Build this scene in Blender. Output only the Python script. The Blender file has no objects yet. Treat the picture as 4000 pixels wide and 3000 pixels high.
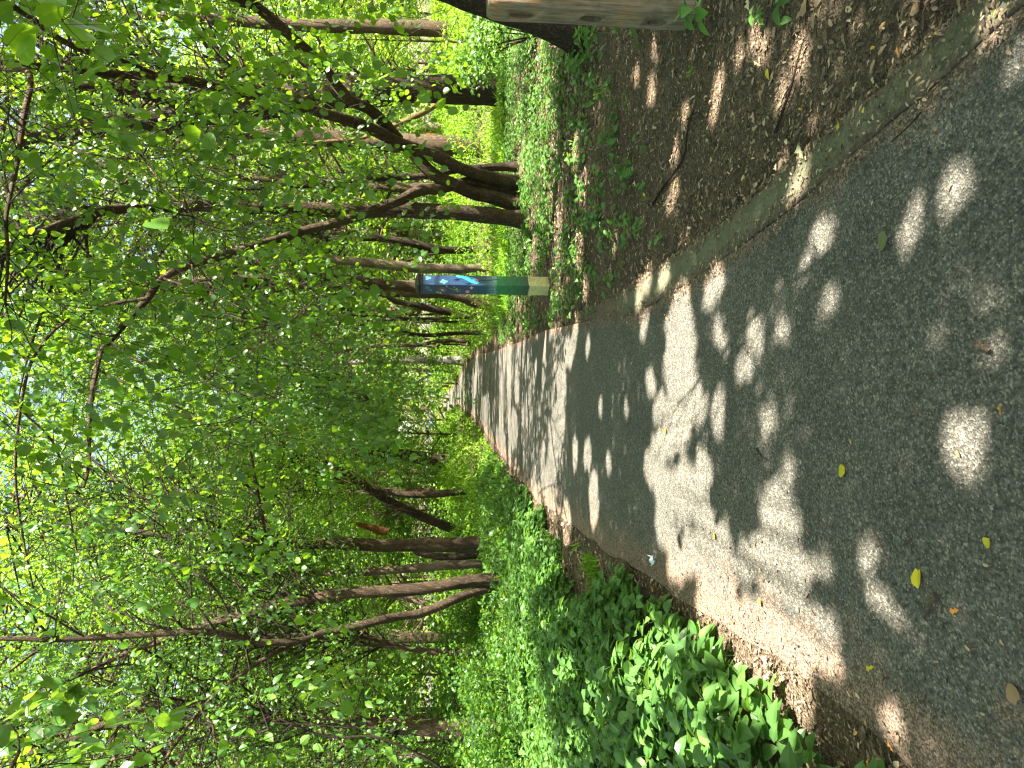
import bpy, math, random
import numpy as np
from mathutils import Vector
rng = np.random.default_rng(7); random.seed(7)
R = math.radians
scene = bpy.context.scene
# ------------------------------------------------------------------ camera
H = 1.5; PITCH = R(5.96); F = 2778.0
cp, sp = math.cos(PITCH), math.sin(PITCH)
cam_d = bpy.data.cameras.new("camera"); cam = bpy.data.objects.new("camera", cam_d)
scene.collection.objects.link(cam); scene.camera = cam
cam_d.sensor_width = 36; cam_d.lens = 25.0; cam_d.clip_start = 0.05; cam_d.clip_end = 2000
from mathutils import Matrix
cam.matrix_world = Matrix(((0, 1, 0, 0), (-sp, 0, -cp, 0), (-cp, 0, sp, H), (0, 0, 0, 1)))   # phone held upright, picture stored on its side
# ------------------------------------------------------------------ light
ELEV = R(54); SH = (0.85, -0.52)
n_ = math.hypot(*SH); SH = (SH[0]/n_, SH[1]/n_)
SUN = np.array([SH[0]*math.cos(ELEV), SH[1]*math.cos(ELEV), math.sin(ELEV)])
w = bpy.data.worlds.new("World"); scene.world = w; w.use_nodes = True
nt = w.node_tree; sky = nt.nodes.new('ShaderNodeTexSky'); sky.sky_type = 'NISHITA'; sky.sun_disc = False
sky.sun_elevation = ELEV; sky.sun_rotation = math.atan2(SH[0], SH[1]); sky.air_density = 1.0; sky.dust_density = 2.2; sky.ozone_density = 1.0
tint = nt.nodes.new('ShaderNodeMix'); tint.data_type = 'RGBA'; tint.blend_type = 'MULTIPLY'; tint.inputs[0].default_value = 1.0; tint.inputs[7].default_value = (1.10, 1.02, 0.80, 1)   # the camera's warm white balance
nt.links.new(sky.outputs[0], tint.inputs[6]); nt.links.new(tint.outputs[2], nt.nodes['Background'].inputs[0]); nt.nodes['Background'].inputs[1].default_value = 0.065
sd = bpy.data.lights.new("sun", 'SUN'); sd.energy = 5.0; sd.angle = R(0.53); sd.color = (1.0, 0.90, 0.76)
so = bpy.data.objects.new("sun", sd); scene.collection.objects.link(so)
so.rotation_euler = Vector(SUN).to_track_quat('Z', 'Y').to_euler(); so.location = Vector(SUN)*40
scene.view_settings.view_transform = 'Standard'; scene.view_settings.look = 'None'
scene.view_settings.exposure = 3.0; scene.view_settings.gamma = 1
cy = scene.cycles
cy.max_bounces = 7; cy.diffuse_bounces = 5; cy.glossy_bounces = 2; cy.transmission_bounces = 2; cy.transparent_max_bounces = 4
cy.caustics_reflective = False; cy.caustics_refractive = False; cy.use_denoising = True
cy.sample_clamp_indirect = 6
cy.filter_width = 1.3

# ------------------------------------------------------------------ helpers
COL = scene.collection
def link(o, parent=None):
    COL.objects.link(o)
    if parent is not None: o.parent = parent
    return o
def thing(name, label, cat, loc=(0, 0, 0), group=None):
    o = bpy.data.objects.new(name, None); o.empty_display_size = 0.2; o.location = loc; COL.objects.link(o)
    o['label'] = label; o['category'] = cat
    if group: o['group'] = group
    return o
def tag(o, label=None, cat=None, group=None, kind=None):
    if label: o['label'] = label
    if cat: o['category'] = cat
    if group: o['group'] = group
    if kind: o['kind'] = kind
    return o
def rawmesh(name, V, tris=None, quads=None, mat=None, parent=None, tint=None, smooth=False, attrs=None):
    V = np.asarray(V, dtype=np.float32)
    if parent is not None: V = V - np.array(parent.location, dtype=np.float32)
    me = bpy.data.meshes.new(name)
    loops = []; starts = []; n = 0
    if tris is not None and len(tris):
        t = np.asarray(tris, dtype=np.int32); loops.append(t.ravel()); starts.append(np.arange(len(t))*3); n = t.size
    if quads is not None and len(quads):
        q = np.asarray(quads, dtype=np.int32); loops.append(q.ravel()); starts.append(n+np.arange(len(q))*4)
    loops = np.concatenate(loops).astype(np.int32); starts = np.concatenate(starts).astype(np.int32)
    me.vertices.add(len(V)); me.vertices.foreach_set('co', V.ravel())
    me.loops.add(len(loops)); me.loops.foreach_set('vertex_index', loops)
    me.polygons.add(len(starts)); me.polygons.foreach_set('loop_start', starts)
    me.polygons.foreach_set('use_smooth', np.full(len(starts), smooth, dtype=bool))
    if tint is not None:
        a = me.attributes.new('tint', 'FLOAT', 'POINT'); a.data.foreach_set('value', np.asarray(tint, dtype=np.float32))
    for k, v in (attrs or {}).items():
        a = me.attributes.new(k, 'FLOAT', 'POINT'); a.data.foreach_set('value', np.asarray(v, dtype=np.float32))
    me.update(calc_edges=True)
    if mat: me.materials.append(mat)
    o = bpy.data.objects.new(name, me); link(o, parent)
    return o

def P(px, py, D):
    """world point seen at photo pixel (px,py) at ground distance D ahead"""
    u = (px-2000)/F; v = (1500-py)/F
    t = D/(cp-u*sp)
    return np.array([v*t, D, H-t*(sp+u*cp)])
def to_px(x, y, z):
    z = z-H
    d = np.maximum(y*cp-z*sp, 0.05)
    return 2000+F*(-y*sp-z*cp)/d, 1500-F*x/d

# ---- where the sun gets through the leaf cover (display px of the photo /1.808)
def vnoise(x, y, seed=0):
    xi = np.floor(x).astype(np.int64); yi = np.floor(y).astype(np.int64); fx = x-xi; fy = y-yi
    fx = fx*fx*(3-2*fx); fy = fy*fy*(3-2*fy)
    def h(a, b):
        n = (a*374761393+b*668265263+seed*1274126177) & 0xffffffff
        n = ((n ^ (n >> 13))*1274126177) & 0xffffffff
        return ((n ^ (n >> 16)) & 0xffff)/65535.0
    return (h(xi, yi)*(1-fx)+h(xi+1, yi)*fx)*(1-fy)+(h(xi, yi+1)*(1-fx)+h(xi+1, yi+1)*fx)*fy
# sun patches: centre x,y, half length, half width, tilt (deg) on the display-size photo
LIT = [(2092, 968, 34, 56, 0), (2078, 405, 26, 40, 35), (1785, 505, 20, 42, 25), (1728, 400, 14, 38, 25), (1748, 580, 12, 22, 20), (1635, 722, 14, 32, -12),
 (1612, 797, 15, 26, 0), (1697, 722, 11, 16, 0), (1795, 655, 16, 26, 0), (1545, 620, 15, 44, 25), (1975, 500, 9, 60, 22), (2150, 62, 18, 40, 38), (2195, 165, 14, 42, 38),
 (1470, 700, 26, 52, 4), (1478, 640, 12, 30, 0), (1455, 800, 20, 48, 0), (1490, 865, 24, 60, 4), (1430, 880, 12, 34, 10), (1440, 960, 26, 40, 0), (1480, 940, 18, 36, 0),
 (1520, 880, 12, 30, 8), (1555, 880, 12, 34, 15), (1410, 830, 10, 26, -10), (1415, 1010, 18, 40, 0), (1450, 1060, 28, 60, 0), (1440, 1140, 24, 50, -6), (1525, 1015, 15, 52, -6),
 (1475, 1215, 30, 36, 0), (1530, 1110, 14, 40, -8), (1560, 1180, 26, 30, 0), (1600, 1230, 60, 34, -20), (1690, 1120, 40, 62, 0), (1655, 1200, 30, 40, 0),
 (1560, 1330, 40, 62, 10), (1640, 1330, 44, 40, 0), (1700, 1300, 40, 32, 0), (1780, 1400, 40, 60, -28), (1720, 1420, 46, 40, 0), (1640, 1430, 30, 44, 0), (1690, 1520, 60, 60, 0), (1600, 1540, 24, 34, 0),
 (1530, 1190, 60, 55, 0), (1610, 1370, 75, 60, 0), (1485, 1070, 34, 70, 0), (1700, 1230, 60, 55, 0), (1740, 1370, 50, 60, -20), (1545, 1290, 40, 60, 0), (1475, 750, 34, 90, 2), (1470, 900, 30, 70, 0),
 (1880, 1190, 16, 34, 0), (1790, 1225, 16, 30, 0), (1740, 1620, 22, 44, 0), (1930, 1570, 18, 44, 0), (1905, 1290, 12, 40, 0),
 (1555, 930, 10, 22, 0), (1660, 905, 8, 20, 0), (1710, 1000, 9, 26, 0), (1395, 700, 7, 30, 10), (1385, 640, 7, 26, 10), (1560, 730, 8, 34, -20),
 (1272, 985, 8, 34, 0), (1285, 1080, 10, 60, 0), (1358, 885, 4, 16, 0), (1300, 880, 4, 16, 0), (1272, 750, 5, 24, 0), (1240, 740, 6, 60, 8), (1245, 980, 5, 40, 0), (1318, 1000, 4, 20, 0),
 (1185, 1060, 12, 60, -10), (1205, 930, 16, 70, 6), (1215, 830, 10, 46, 0), (1195, 1000, 9, 60, 6), (1228, 760, 8, 30, 0), (1225, 1130, 9, 46, 0),
 (1112, 930, 7, 46, 0), (1118, 830, 5, 40, 0), (1130, 760, 4, 40, 0), (1140, 880, 3, 40, 0), (1090, 980, 4, 40, 0),
 # litter bank to the right
 (1250, 330, 7, 42, 6), (1262, 410, 8, 34, 4), (1252, 540, 9, 44, 0), (1265, 620, 6, 30, 0), (1150, 560, 6, 60, 0), (1180, 640, 7, 40, 0), (1210, 480, 5, 34, 0), (1160, 690, 4, 44, 0), (1100, 640, 5, 40, 0),
 (1550, 185, 9, 34, 14), (1540, 245, 8, 26, 14), (1412, 195, 9, 26, 6), (1378, 170, 7, 16, 0), (1640, 85, 18, 44, -20), (1725, 125, 16, 48, 0), (1690, 200, 10, 30, 0),
 (1450, 320, 11, 28, 0), (1452, 425, 7, 34, 20), (1480, 240, 6, 22, 0), (1595, 118, 9, 20, 0), (1420, 110, 8, 12, 0), (1690, 350, 6, 26, 15), (1735, 370, 10, 36, 25), (1765, 250, 8, 16, 0), (1438, 605, 10, 22, 20), (1400, 610, 8, 20, 10), (1330, 520, 4, 20, 0),
 # plants on the left
 (1490, 1395, 26, 22, 0), (1560, 1440, 26, 22, 0), (1450, 1490, 20, 50, 0), (1520, 1540, 24, 50, 0), (1600, 1640, 36, 30, 0), (1380, 1560, 20, 40, 0), (1280, 1340, 14, 24, 0), (1180, 1350, 12, 30, 0),
 (1120, 1180, 12, 30, 0), (1160, 1420, 10, 40, 0), (1300, 1480, 14, 30, 0), (1230, 1580, 10, 40, 0), (1330, 1640, 16, 30, 0)]
LITA = np.array([(a*1.8083, b*1.8083, c*1.8083, d*1.8083, R(e)) for a, b, c, d, e in LIT])
def sunlit(gx, gy):
    """True where the ground point is meant to receive direct sun through a gap"""
    px, py = to_px(gx, gy, np.zeros_like(gx))
    m = np.zeros(len(gx), bool)
    near = (gy > 0.6) & (gy < 26)
    wob = (vnoise(gx*9, gy*9, 3)-0.5)*0.5+(vnoise(gx*22, gy*22, 4)-0.5)*0.4
    dep = np.maximum(gy*cp+H*sp, 0.3); gb = 0.012*F/dep; ga = gb*H/dep
    for cx, cyy, a, b, t in LITA:
        a = a+ga; b = b+gb
        dx = px-cx; dy = py-cyy; c, s = math.cos(t), math.sin(t)
        q = ((dx*c+dy*s)/a)**2+((-dx*s+dy*c)/b)**2
        m |= near & (q < 0.95+wob)
    # strips of flecks across the path further on
    fl = vnoise(gx*3.1+gy*1.6, gy*2.2, 11)
    m |= (gy > 9) & (gy < 14.5) & (abs(gx) < 2.4) & (fl > 0.70)
    m |= (gy >= 14.5) & (abs(gx) < 2.6) & (vnoise(gx*1.2, gy*0.9, 5) > 0.48)
    m &= ~((gx > -0.6) & (gx < 1.9) & (gy > 9.0) & (gy < 11.3) & ~((abs(gx-0.62) < 0.05) & (abs(gy-10.13) < 0.07)) & (gx > 0.74-(gy-9.9)*0))
    # undergrowth right of the path stands in full sun, left of it in flecks
    m |= (gx > 1.2) & (gy > 17.0+0.5*np.sin(gx)) & (vnoise(gx*0.55, gy*0.5, 6) > np.where(gy < 34, 0.36, 0.62))
    m |= (gx < -2.0) & (gy > 13) & (vnoise(gx*0.6, gy*0.5, 8) > np.where(gy < 30, 0.56, 0.66))
    m |= (gx < -1.6) & (gy > 4) & (gy <= 13) & (vnoise(gx*2.2, gy*2.0, 9) > 0.80)
    return m
def sun_ground(pos, z0=0.0):
    k = (pos[:, 2]-z0)/SUN[2]
    return pos[:, 0]-SUN[0]*k, pos[:, 1]-SUN[1]*k

# ------------------------------------------------------------------ materials
def mat(name):
    m = bpy.data.materials.new(name); m.use_nodes = True; t = m.node_tree
    return m, t, t.nodes['Principled BSDF']
def N(t, typ, **kw):
    n = t.nodes.new(typ)
    for k, v in kw.items():
        if k in n.inputs: n.inputs[k].default_value = v
        else: setattr(n, k, v)
    return n
def ramp(t, stops, fac=None, interp='LINEAR'):
    r = t.nodes.new('ShaderNodeValToRGB'); r.color_ramp.interpolation = interp
    while len(r.color_ramp.elements) < len(stops): r.color_ramp.elements.new(0.5)
    for e, (p_, c) in zip(r.color_ramp.elements, stops):
        e.position = p_; e.color = (*c, 1) if len(c) == 3 else c
    if fac is not None: t.links.new(fac, r.inputs[0])
    return r
def mixc(t, fac, a, b, mode='MIX'):
    m = t.nodes.new('ShaderNodeMix'); m.data_type = 'RGBA'; m.blend_type = mode
    for s, v in ((0, fac), (6, a), (7, b)):
        if hasattr(v, 'node'): t.links.new(v, m.inputs[s])
        elif isinstance(v, (int, float)): m.inputs[s].default_value = v
        else: m.inputs[s].default_value = (*v, 1)
    return m.outputs[2]
def leaf_mat(name, dark, mid, light, trans, tfac=0.42, rough=0.42, spec=0.5):
    m, t, b = mat(name)
    at = N(t, 'ShaderNodeAttribute', attribute_name='tint')
    c = ramp(t, [(0, dark), (0.55, mid), (1, light)], at.outputs['Fac'])
    t.links.new(c.outputs[0], b.inputs['Base Color']); b.inputs['Roughness'].default_value = rough
    b.inputs['Specular IOR Level'].default_value = spec
    tr = t.nodes.new('ShaderNodeBsdfTranslucent')
    tc = mixc(t, 0.45, c.outputs[0], trans); t.links.new(tc, tr.inputs[0])
    ms = t.nodes.new('ShaderNodeMixShader'); ms.inputs[0].default_value = tfac
    t.links.new(b.outputs[0], ms.inputs[1]); t.links.new(tr.outputs[0], ms.inputs[2])
    t.links.new(ms.outputs[0], t.nodes['Material Output'].inputs[0])
    return m
M_heart = leaf_mat('redbud_leaf', (0.018, 0.060, 0.012), (0.042, 0.135, 0.014), (0.13, 0.29, 0.020), (0.46, 0.78, 0.012), 0.45, 0.36)
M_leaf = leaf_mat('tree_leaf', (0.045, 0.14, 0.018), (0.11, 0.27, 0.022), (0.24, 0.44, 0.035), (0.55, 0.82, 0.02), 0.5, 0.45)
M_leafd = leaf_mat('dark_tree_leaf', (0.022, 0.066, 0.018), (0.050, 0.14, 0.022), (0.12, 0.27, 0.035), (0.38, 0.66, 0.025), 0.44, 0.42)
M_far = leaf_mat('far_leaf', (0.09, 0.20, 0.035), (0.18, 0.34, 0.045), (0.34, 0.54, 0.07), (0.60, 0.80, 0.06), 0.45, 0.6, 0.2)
M_herb = leaf_mat('herb_leaf', (0.040, 0.105, 0.026), (0.078, 0.185, 0.040), (0.14, 0.29, 0.055), (0.30, 0.55, 0.04), 0.34, 0.42)
M_grass = leaf_mat('understory_leaf', (0.05, 0.15, 0.015), (0.12, 0.28, 0.02), (0.27, 0.42, 0.04), (0.45, 0.68, 0.02), 0.42, 0.5, 0.3)

def bark_mat(name, dark, light, scale=1.0, green=0.0):
    m, t, b = mat(name)
    tc = t.nodes.new('ShaderNodeTexCoord'); mp = N(t, 'ShaderNodeMapping'); mp.inputs['Scale'].default_value = (1, 1, 0.22)
    t.links.new(tc.outputs['Object'], mp.inputs[0])
    vo = N(t, 'ShaderNodeTexVoronoi', Scale=34*scale); vo.feature = 'DISTANCE_TO_EDGE'
    no = N(t, 'ShaderNodeTexNoise', Scale=16*scale, Detail=6.0, Roughness=0.65)
    wv = mixc(t, 0.12, mp.outputs[0], no.outputs['Color']); t.links.new(mp.outputs[0], no.inputs[0]); t.links.new(wv, vo.inputs['Vector'])
    n2 = N(t, 'ShaderNodeTexNoise', Scale=1.3, Detail=3.0); t.links.new(tc.outputs['Object'], n2.inputs[0])
    f = ramp(t, [(0.0, (0, 0, 0)), (0.30, (1, 1, 1))], vo.outputs['Distance'])
    c = mixc(t, f.outputs[0], tuple(x*0.35 for x in dark), light)
    c2 = mixc(t, no.outputs['Fac'], dark, c)
    r2 = ramp(t, [(0.35, (0.6, 0.6, 0.6)), (0.65, (1.2, 1.2, 1.15))], n2.outputs['Fac'])
    c3 = mixc(t, 1.0, c2, r2.outputs[0], 'MULTIPLY')
    if green:
        r3 = ramp(t, [(0.5, (0, 0, 0)), (0.75, (green, green, green))], n2.outputs['Fac'])
        c3 = mixc(t, r3.outputs[0], c3, (0.07, 0.09, 0.03))
    t.links.new(c3, b.inputs['Base Color']); b.inputs['Roughness'].default_value = 0.92; b.inputs['Specular IOR Level'].default_value = 0.2
    ad = N(t, 'ShaderNodeMath', operation='ADD'); t.links.new(f.outputs[0], ad.inputs[0]); t.links.new(no.outputs['Fac'], ad.inputs[1])
    bu = N(t, 'ShaderNodeBump', Strength=0.9, Distance=0.02); t.links.new(ad.outputs[0], bu.inputs['Height']); t.links.new(bu.outputs[0], b.inputs['Normal'])
    return m
B_dark = bark_mat('dark_bark', (0.05, 0.036, 0.026), (0.14, 0.105, 0.078))
B_mid = bark_mat('brown_bark', (0.085, 0.060, 0.040), (0.22, 0.165, 0.115), green=0.25)
B_pale = bark_mat('pale_bark', (0.18, 0.14, 0.10), (0.40, 0.33, 0.25), 1.2)
B_grey = bark_mat('grey_white_bark', (0.32, 0.31, 0.28), (0.60, 0.58, 0.52), 0.5)
B_tan = bark_mat('tan_bark', (0.24, 0.17, 0.07), (0.40, 0.30, 0.14), 1.2)
B_twig = bark_mat('twig_bark', (0.05, 0.04, 0.03), (0.12, 0.095, 0.07), 2)
B_dead = bark_mat('dead_wood', (0.20, 0.14, 0.10), (0.42, 0.34, 0.26), 2)
B_rust = bark_mat('split_heartwood', (0.22, 0.09, 0.03), (0.42, 0.22, 0.08), 1.2)

# ------------------------------------------------------------------ tubes
def smooth_path(pts, rad, step):
    pts = np.asarray(pts, float); rad = np.asarray(rad, float)
    if len(pts) < 3:
        a = np.linspace(0, 1, max(3, int(np.linalg.norm(pts[1]-pts[0])/step)))[:, None]
        return pts[0]+(pts[1]-pts[0])*a, rad[0]+(rad[1]-rad[0])*a[:, 0]
    E_ = np.vstack([2*pts[0]-pts[1], pts, 2*pts[-1]-pts[-2]]); out = []; ro = []
    for i in range(len(pts)-1):
        n = max(2, int(np.linalg.norm(pts[i+1]-pts[i])/step)); t = np.arange(n)[:, None]/n
        p0, p1, p2, p3 = E_[i:i+4]
        out.append(0.5*((2*p1)+(-p0+p2)*t+(2*p0-5*p1+4*p2-p3)*t**2+(-p0+3*p1-3*p2+p3)*t**3))
        ro.append(rad[i]+(rad[i+1]-rad[i])*t[:, 0])
    out.append(pts[-1:]); ro.append(rad[-1:])
    return np.vstack(out), np.concatenate(ro)
class Tubes:
    def __init__(s): s.V = []; s.Q = []; s.T = []; s.n = 0
    def add(s, pts, rad, sides=8, step=0.25, rough=0.0, flare=False):
        p, r = smooth_path(pts, rad, step)
        if len(p) < 2: return
        d = np.gradient(p, axis=0); d /= np.linalg.norm(d, axis=1)[:, None]+1e-9
        ref = np.array([0.31, 0.95, 0.05]); a = np.cross(d, ref); a /= np.linalg.norm(a, axis=1)[:, None]+1e-9; b = np.cross(d, a)
        th = np.arange(sides)/sides*2*math.pi
        rr = np.repeat(r[:, None], sides, 1)
        if rough:
            k = np.arange(len(p))[:, None]; ph = rng.uniform(0, 99)
            L = np.cumsum(np.r_[0, np.linalg.norm(np.diff(p, axis=0), axis=1)])[:, None]
            rr = rr*(1+rough*(vnoise(np.repeat(th[None]*3.5+ph, len(p), 0), np.repeat(L*2.2, sides, 1)+ph, 2)-0.5)*2
                     + rough*0.8*(vnoise(np.repeat(th[None]*9+ph, len(p), 0), np.repeat(L*5, sides, 1), 5)-0.5)*2)
            if flare:
                fl = np.exp(-L/0.22)
                rr = rr*(1+fl*(0.35+0.35*np.cos(th[None]*4+ph)))
        V = p[:, None]+rr[..., None]*(np.cos(th)[None, :, None]*a[:, None]+np.sin(th)[None, :, None]*b[:, None])
        m = len(p); i = np.arange(m-1)[:, None]*sides; j = np.arange(sides)[None]; j2 = (j+1) % sides
        s.Q.append(np.stack([i+j, i+j2, i+sides+j2, i+sides+j], -1).reshape(-1, 4)+s.n)
        s.V.append(V.reshape(-1, 3)); s.V.append(p[-1:]+d[-1:]*r[-1]*0.3); top = s.n+m*sides
        jj = np.arange(sides); s.T.append(np.stack([jj+(m-1)*sides+s.n, (jj+1) % sides+(m-1)*sides+s.n, np.full(sides, top)], -1))
        s.n = top+1
    def build(s, name, m, parent=None):
        return rawmesh(name, np.vstack(s.V), tris=np.vstack(s.T), quads=np.vstack(s.Q), mat=m, parent=parent, smooth=True)

# ------------------------------------------------------------------ leaves
def outline(ws, ls, fold=0.18, droop=0.12):
    """leaf template: midrib verts + outline verts each side. x along, y across, z up"""
    V = []; T = []
    n = len(ls)
    for l in ls: V.append((l, 0, -droop*l*l))
    for s_ in (1, -1):
        for l, w_ in zip(ls, ws): V.append((l-(0.10 if w_ > 0 and l < 0.05 else 0), s_*w_, fold*w_-droop*l*l))
    for k, s_ in ((0, 1), (1, -1)):
        o = n*(1+k)
        for i in range(n-1):
            q = [i, i+1, o+i+1, o+i]
            if s_ == 1: q = q[::-1]
            if ws[i] > 0: T.append([q[0], q[1], q[2]]); T.append([q[0], q[2], q[3]])
            else: T.append([i, i+1, o+i+1] if s_ == -1 else [i+1, i, o+i+1])
    V = np.array(V, float); T = [t for t in T if len(set(t)) == 3]
    return V, np.array(T)
SHAPES = {
 'heart': outline([0.22, 0.46, 0.50, 0.34, 0.0], [0.0, 0.16, 0.42, 0.74, 1.0], 0.15, 0.18),
 'ovate': outline([0.0, 0.30, 0.35, 0.20, 0.0], [0.0, 0.22, 0.48, 0.78, 1.0], 0.25, 0.30),
 'rhomb': (np.array([(0, 0, 0), (0.45, 0.33, 0.08), (1, 0, -0.1), (0.45, -0.33, 0.08)]), np.array([(0, 2, 1), (0, 3, 2)])),
 'blade': (np.array([(0, -0.04, 0), (0, 0.04, 0), (0.55, 0.05, 0.05), (0.55, -0.05, 0.05), (1, 0, -0.15)]), np.array([(0, 1, 2), (0, 2, 3), (3, 2, 4)])),
}
def unit(v): return v/(np.linalg.norm(v, axis=-1, keepdims=True)+1e-9)
def leaves(name, pos, size, shape, m, parent=None, d=None, nrm=None, tint=None, flat=0.6, cull=True, drop=0.0):
    """scatter of leaves; flat = how much the blades face up"""
    pos = np.asarray(pos, float); n = len(pos)
    if d is None:
        d = rng.normal(size=(n, 3)); d[:, 2] = d[:, 2]*0.5-drop; d = unit(d)
    if cull:
        k = np.ones(n, bool); sz_ = np.broadcast_to(np.asarray(size, float), (n,))
        for f_ in (0.0, 0.5, 1.0):
            gx, gy = sun_ground(pos+d*(sz_*f_)[:, None]); k &= ~(sunlit(gx, gy) & (pos[:, 2] > 1.9))
        pos = pos[k]; size = size[k] if np.ndim(size) else size
        d = None if d is None else d[k]; nrm = None if nrm is None else nrm[k]; tint = None if tint is None else tint[k]; n = len(pos)
    if d is None:
        d = rng.normal(size=(n, 3)); d[:, 2] = d[:, 2]*0.5-drop; d = unit(d)
    if nrm is None:
        nrm = rng.normal(size=(n, 3))*(1-flat)+np.array([0, 0, flat])*rng.choice([1, 1, 1], n)[:, None]
    nrm = unit(nrm-d*np.sum(nrm*d, 1)[:, None]); side = np.cross(nrm, d)
    tv, tt = SHAPES[shape]; s_ = np.broadcast_to(np.asarray(size, float), (n,))
    if tint is None: tint = np.clip(rng.normal(0.47, 0.24, n)+(vnoise(pos[:, 0]*0.8+pos[:, 2]*0.5, pos[:, 1]*0.8+pos[:, 2]*0.9, 77)-0.5)*0.8, 0, 1)
    asp = rng.uniform(0.8, 1.15, n)
    V = pos[:, None]+s_[:, None, None]*(tv[None, :, 0:1]*d[:, None]+tv[None, :, 1:2]*asp[:, None, None]*side[:, None]+tv[None, :, 2:3]*nrm[:, None])
    T = (tt[None]+(np.arange(n)*len(tv))[:, None, None]).reshape(-1, 3)
    return rawmesh(name, V.reshape(-1, 3), tris=T, mat=m, parent=parent, tint=np.repeat(tint, len(tv)))

def clump_points(c, r, n, squash=0.6):
    v = unit(rng.normal(size=(n, 3)))*(rng.uniform(0.15, 1, n)**0.5)[:, None]*r
    v[:, 2] *= squash
    return c+v

# ------------------------------------------------------------------ ground
def spline_x(tab):
    ys, xs = zip(*tab); return lambda y: np.interp(y, ys, xs)
PR = spline_x([(-20, 1.1), (0, 1.1), (1.73, 0.965), (2.03, 0.895), (2.37, 0.845), (2.83, 0.75), (3.31, 0.69), (4.19, 0.60), (5.3, 0.52), (6.3, 0.60), (9.9, 0.75), (12.6, 0.76), (19, 0.88), (27, 1.11), (36, 0.91), (45.5, 0.16), (57, -0.4), (69.5, -1.0), (84, -2.2), (98, -3.5), (115, -6.5), (160, -16)])
PL = spline_x([(-20, -1.25), (0, -1.22), (3, -1.22), (6.4, -1.5), (8.4, -1.6), (10.4, -1.75), (14.4, -1.72), (20, -1.6), (30, -1.35), (42, -1.3), (50, -1.5), (61.6, -2.2), (80, -3.6), (94.5, -4.9), (115, -8.6), (160, -18)])
def gz(x, y):
    x = np.asarray(x, float); y = np.asarray(y, float)
    away = np.clip(np.maximum(PL(y)-x, x-PR(y)-0.3), 0, 3)/3
    return (0.05*(vnoise(x*0.8, y*0.8, 21)-0.5)+0.12*(vnoise(x*0.25, y*0.25, 22)-0.45))*away+np.clip((y-30)/78, 0, 1.3)
def ground_mat():
    m, t, b = mat('forest_soil')
    tc = t.nodes.new('ShaderNodeTexCoord')
    n1 = N(t, 'ShaderNodeTexNoise', Scale=0.9, Detail=5.0); n2 = N(t, 'ShaderNodeTexNoise', Scale=38, Detail=6.0, Roughness=0.7)
    v1 = N(t, 'ShaderNodeTexVoronoi', Scale=90.0); v1.inputs['Randomness'].default_value = 1
    for n in (n1, n2, v1): t.links.new(tc.outputs['Object'], n.inputs['Vector'])
    c1 = ramp(t, [(0.3, (0.045, 0.035, 0.025)), (0.5, (0.105, 0.082, 0.058)), (0.72, (0.20, 0.155, 0.11))], n2.outputs['Fac'])
    c2 = ramp(t, [(0.0, (0.04, 0.03, 0.022)), (0.5, (0.13, 0.10, 0.072)), (0.9, (0.32, 0.25, 0.18))], v1.outputs['Color'])
    c = mixc(t, 0.5, c1.outputs[0], c2.outputs[0])
    r = ramp(t, [(0.35, (0.75, 0.72, 0.7)), (0.65, (1.1, 1.08, 1.05))], n1.outputs['Fac'])
    c = mixc(t, 1.0, c, r.outputs[0], 'MULTIPLY')
    t.links.new(c, b.inputs['Base Color']); b.inputs['Roughness'].default_value = 0.95; b.inputs['Specular IOR Level'].default_value = 0.15
    a = N(t, 'ShaderNodeMath', operation='ADD'); t.links.new(n2.outputs['Fac'], a.inputs[0]); t.links.new(v1.outputs['Distance'], a.inputs[1])
    bu = N(t, 'ShaderNodeBump', Strength=1.0, Distance=0.02); t.links.new(a.outputs[0], bu.inputs['Height']); t.links.new(bu.outputs[0], b.inputs['Normal'])
    return m
M_soil = ground_mat()
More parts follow.
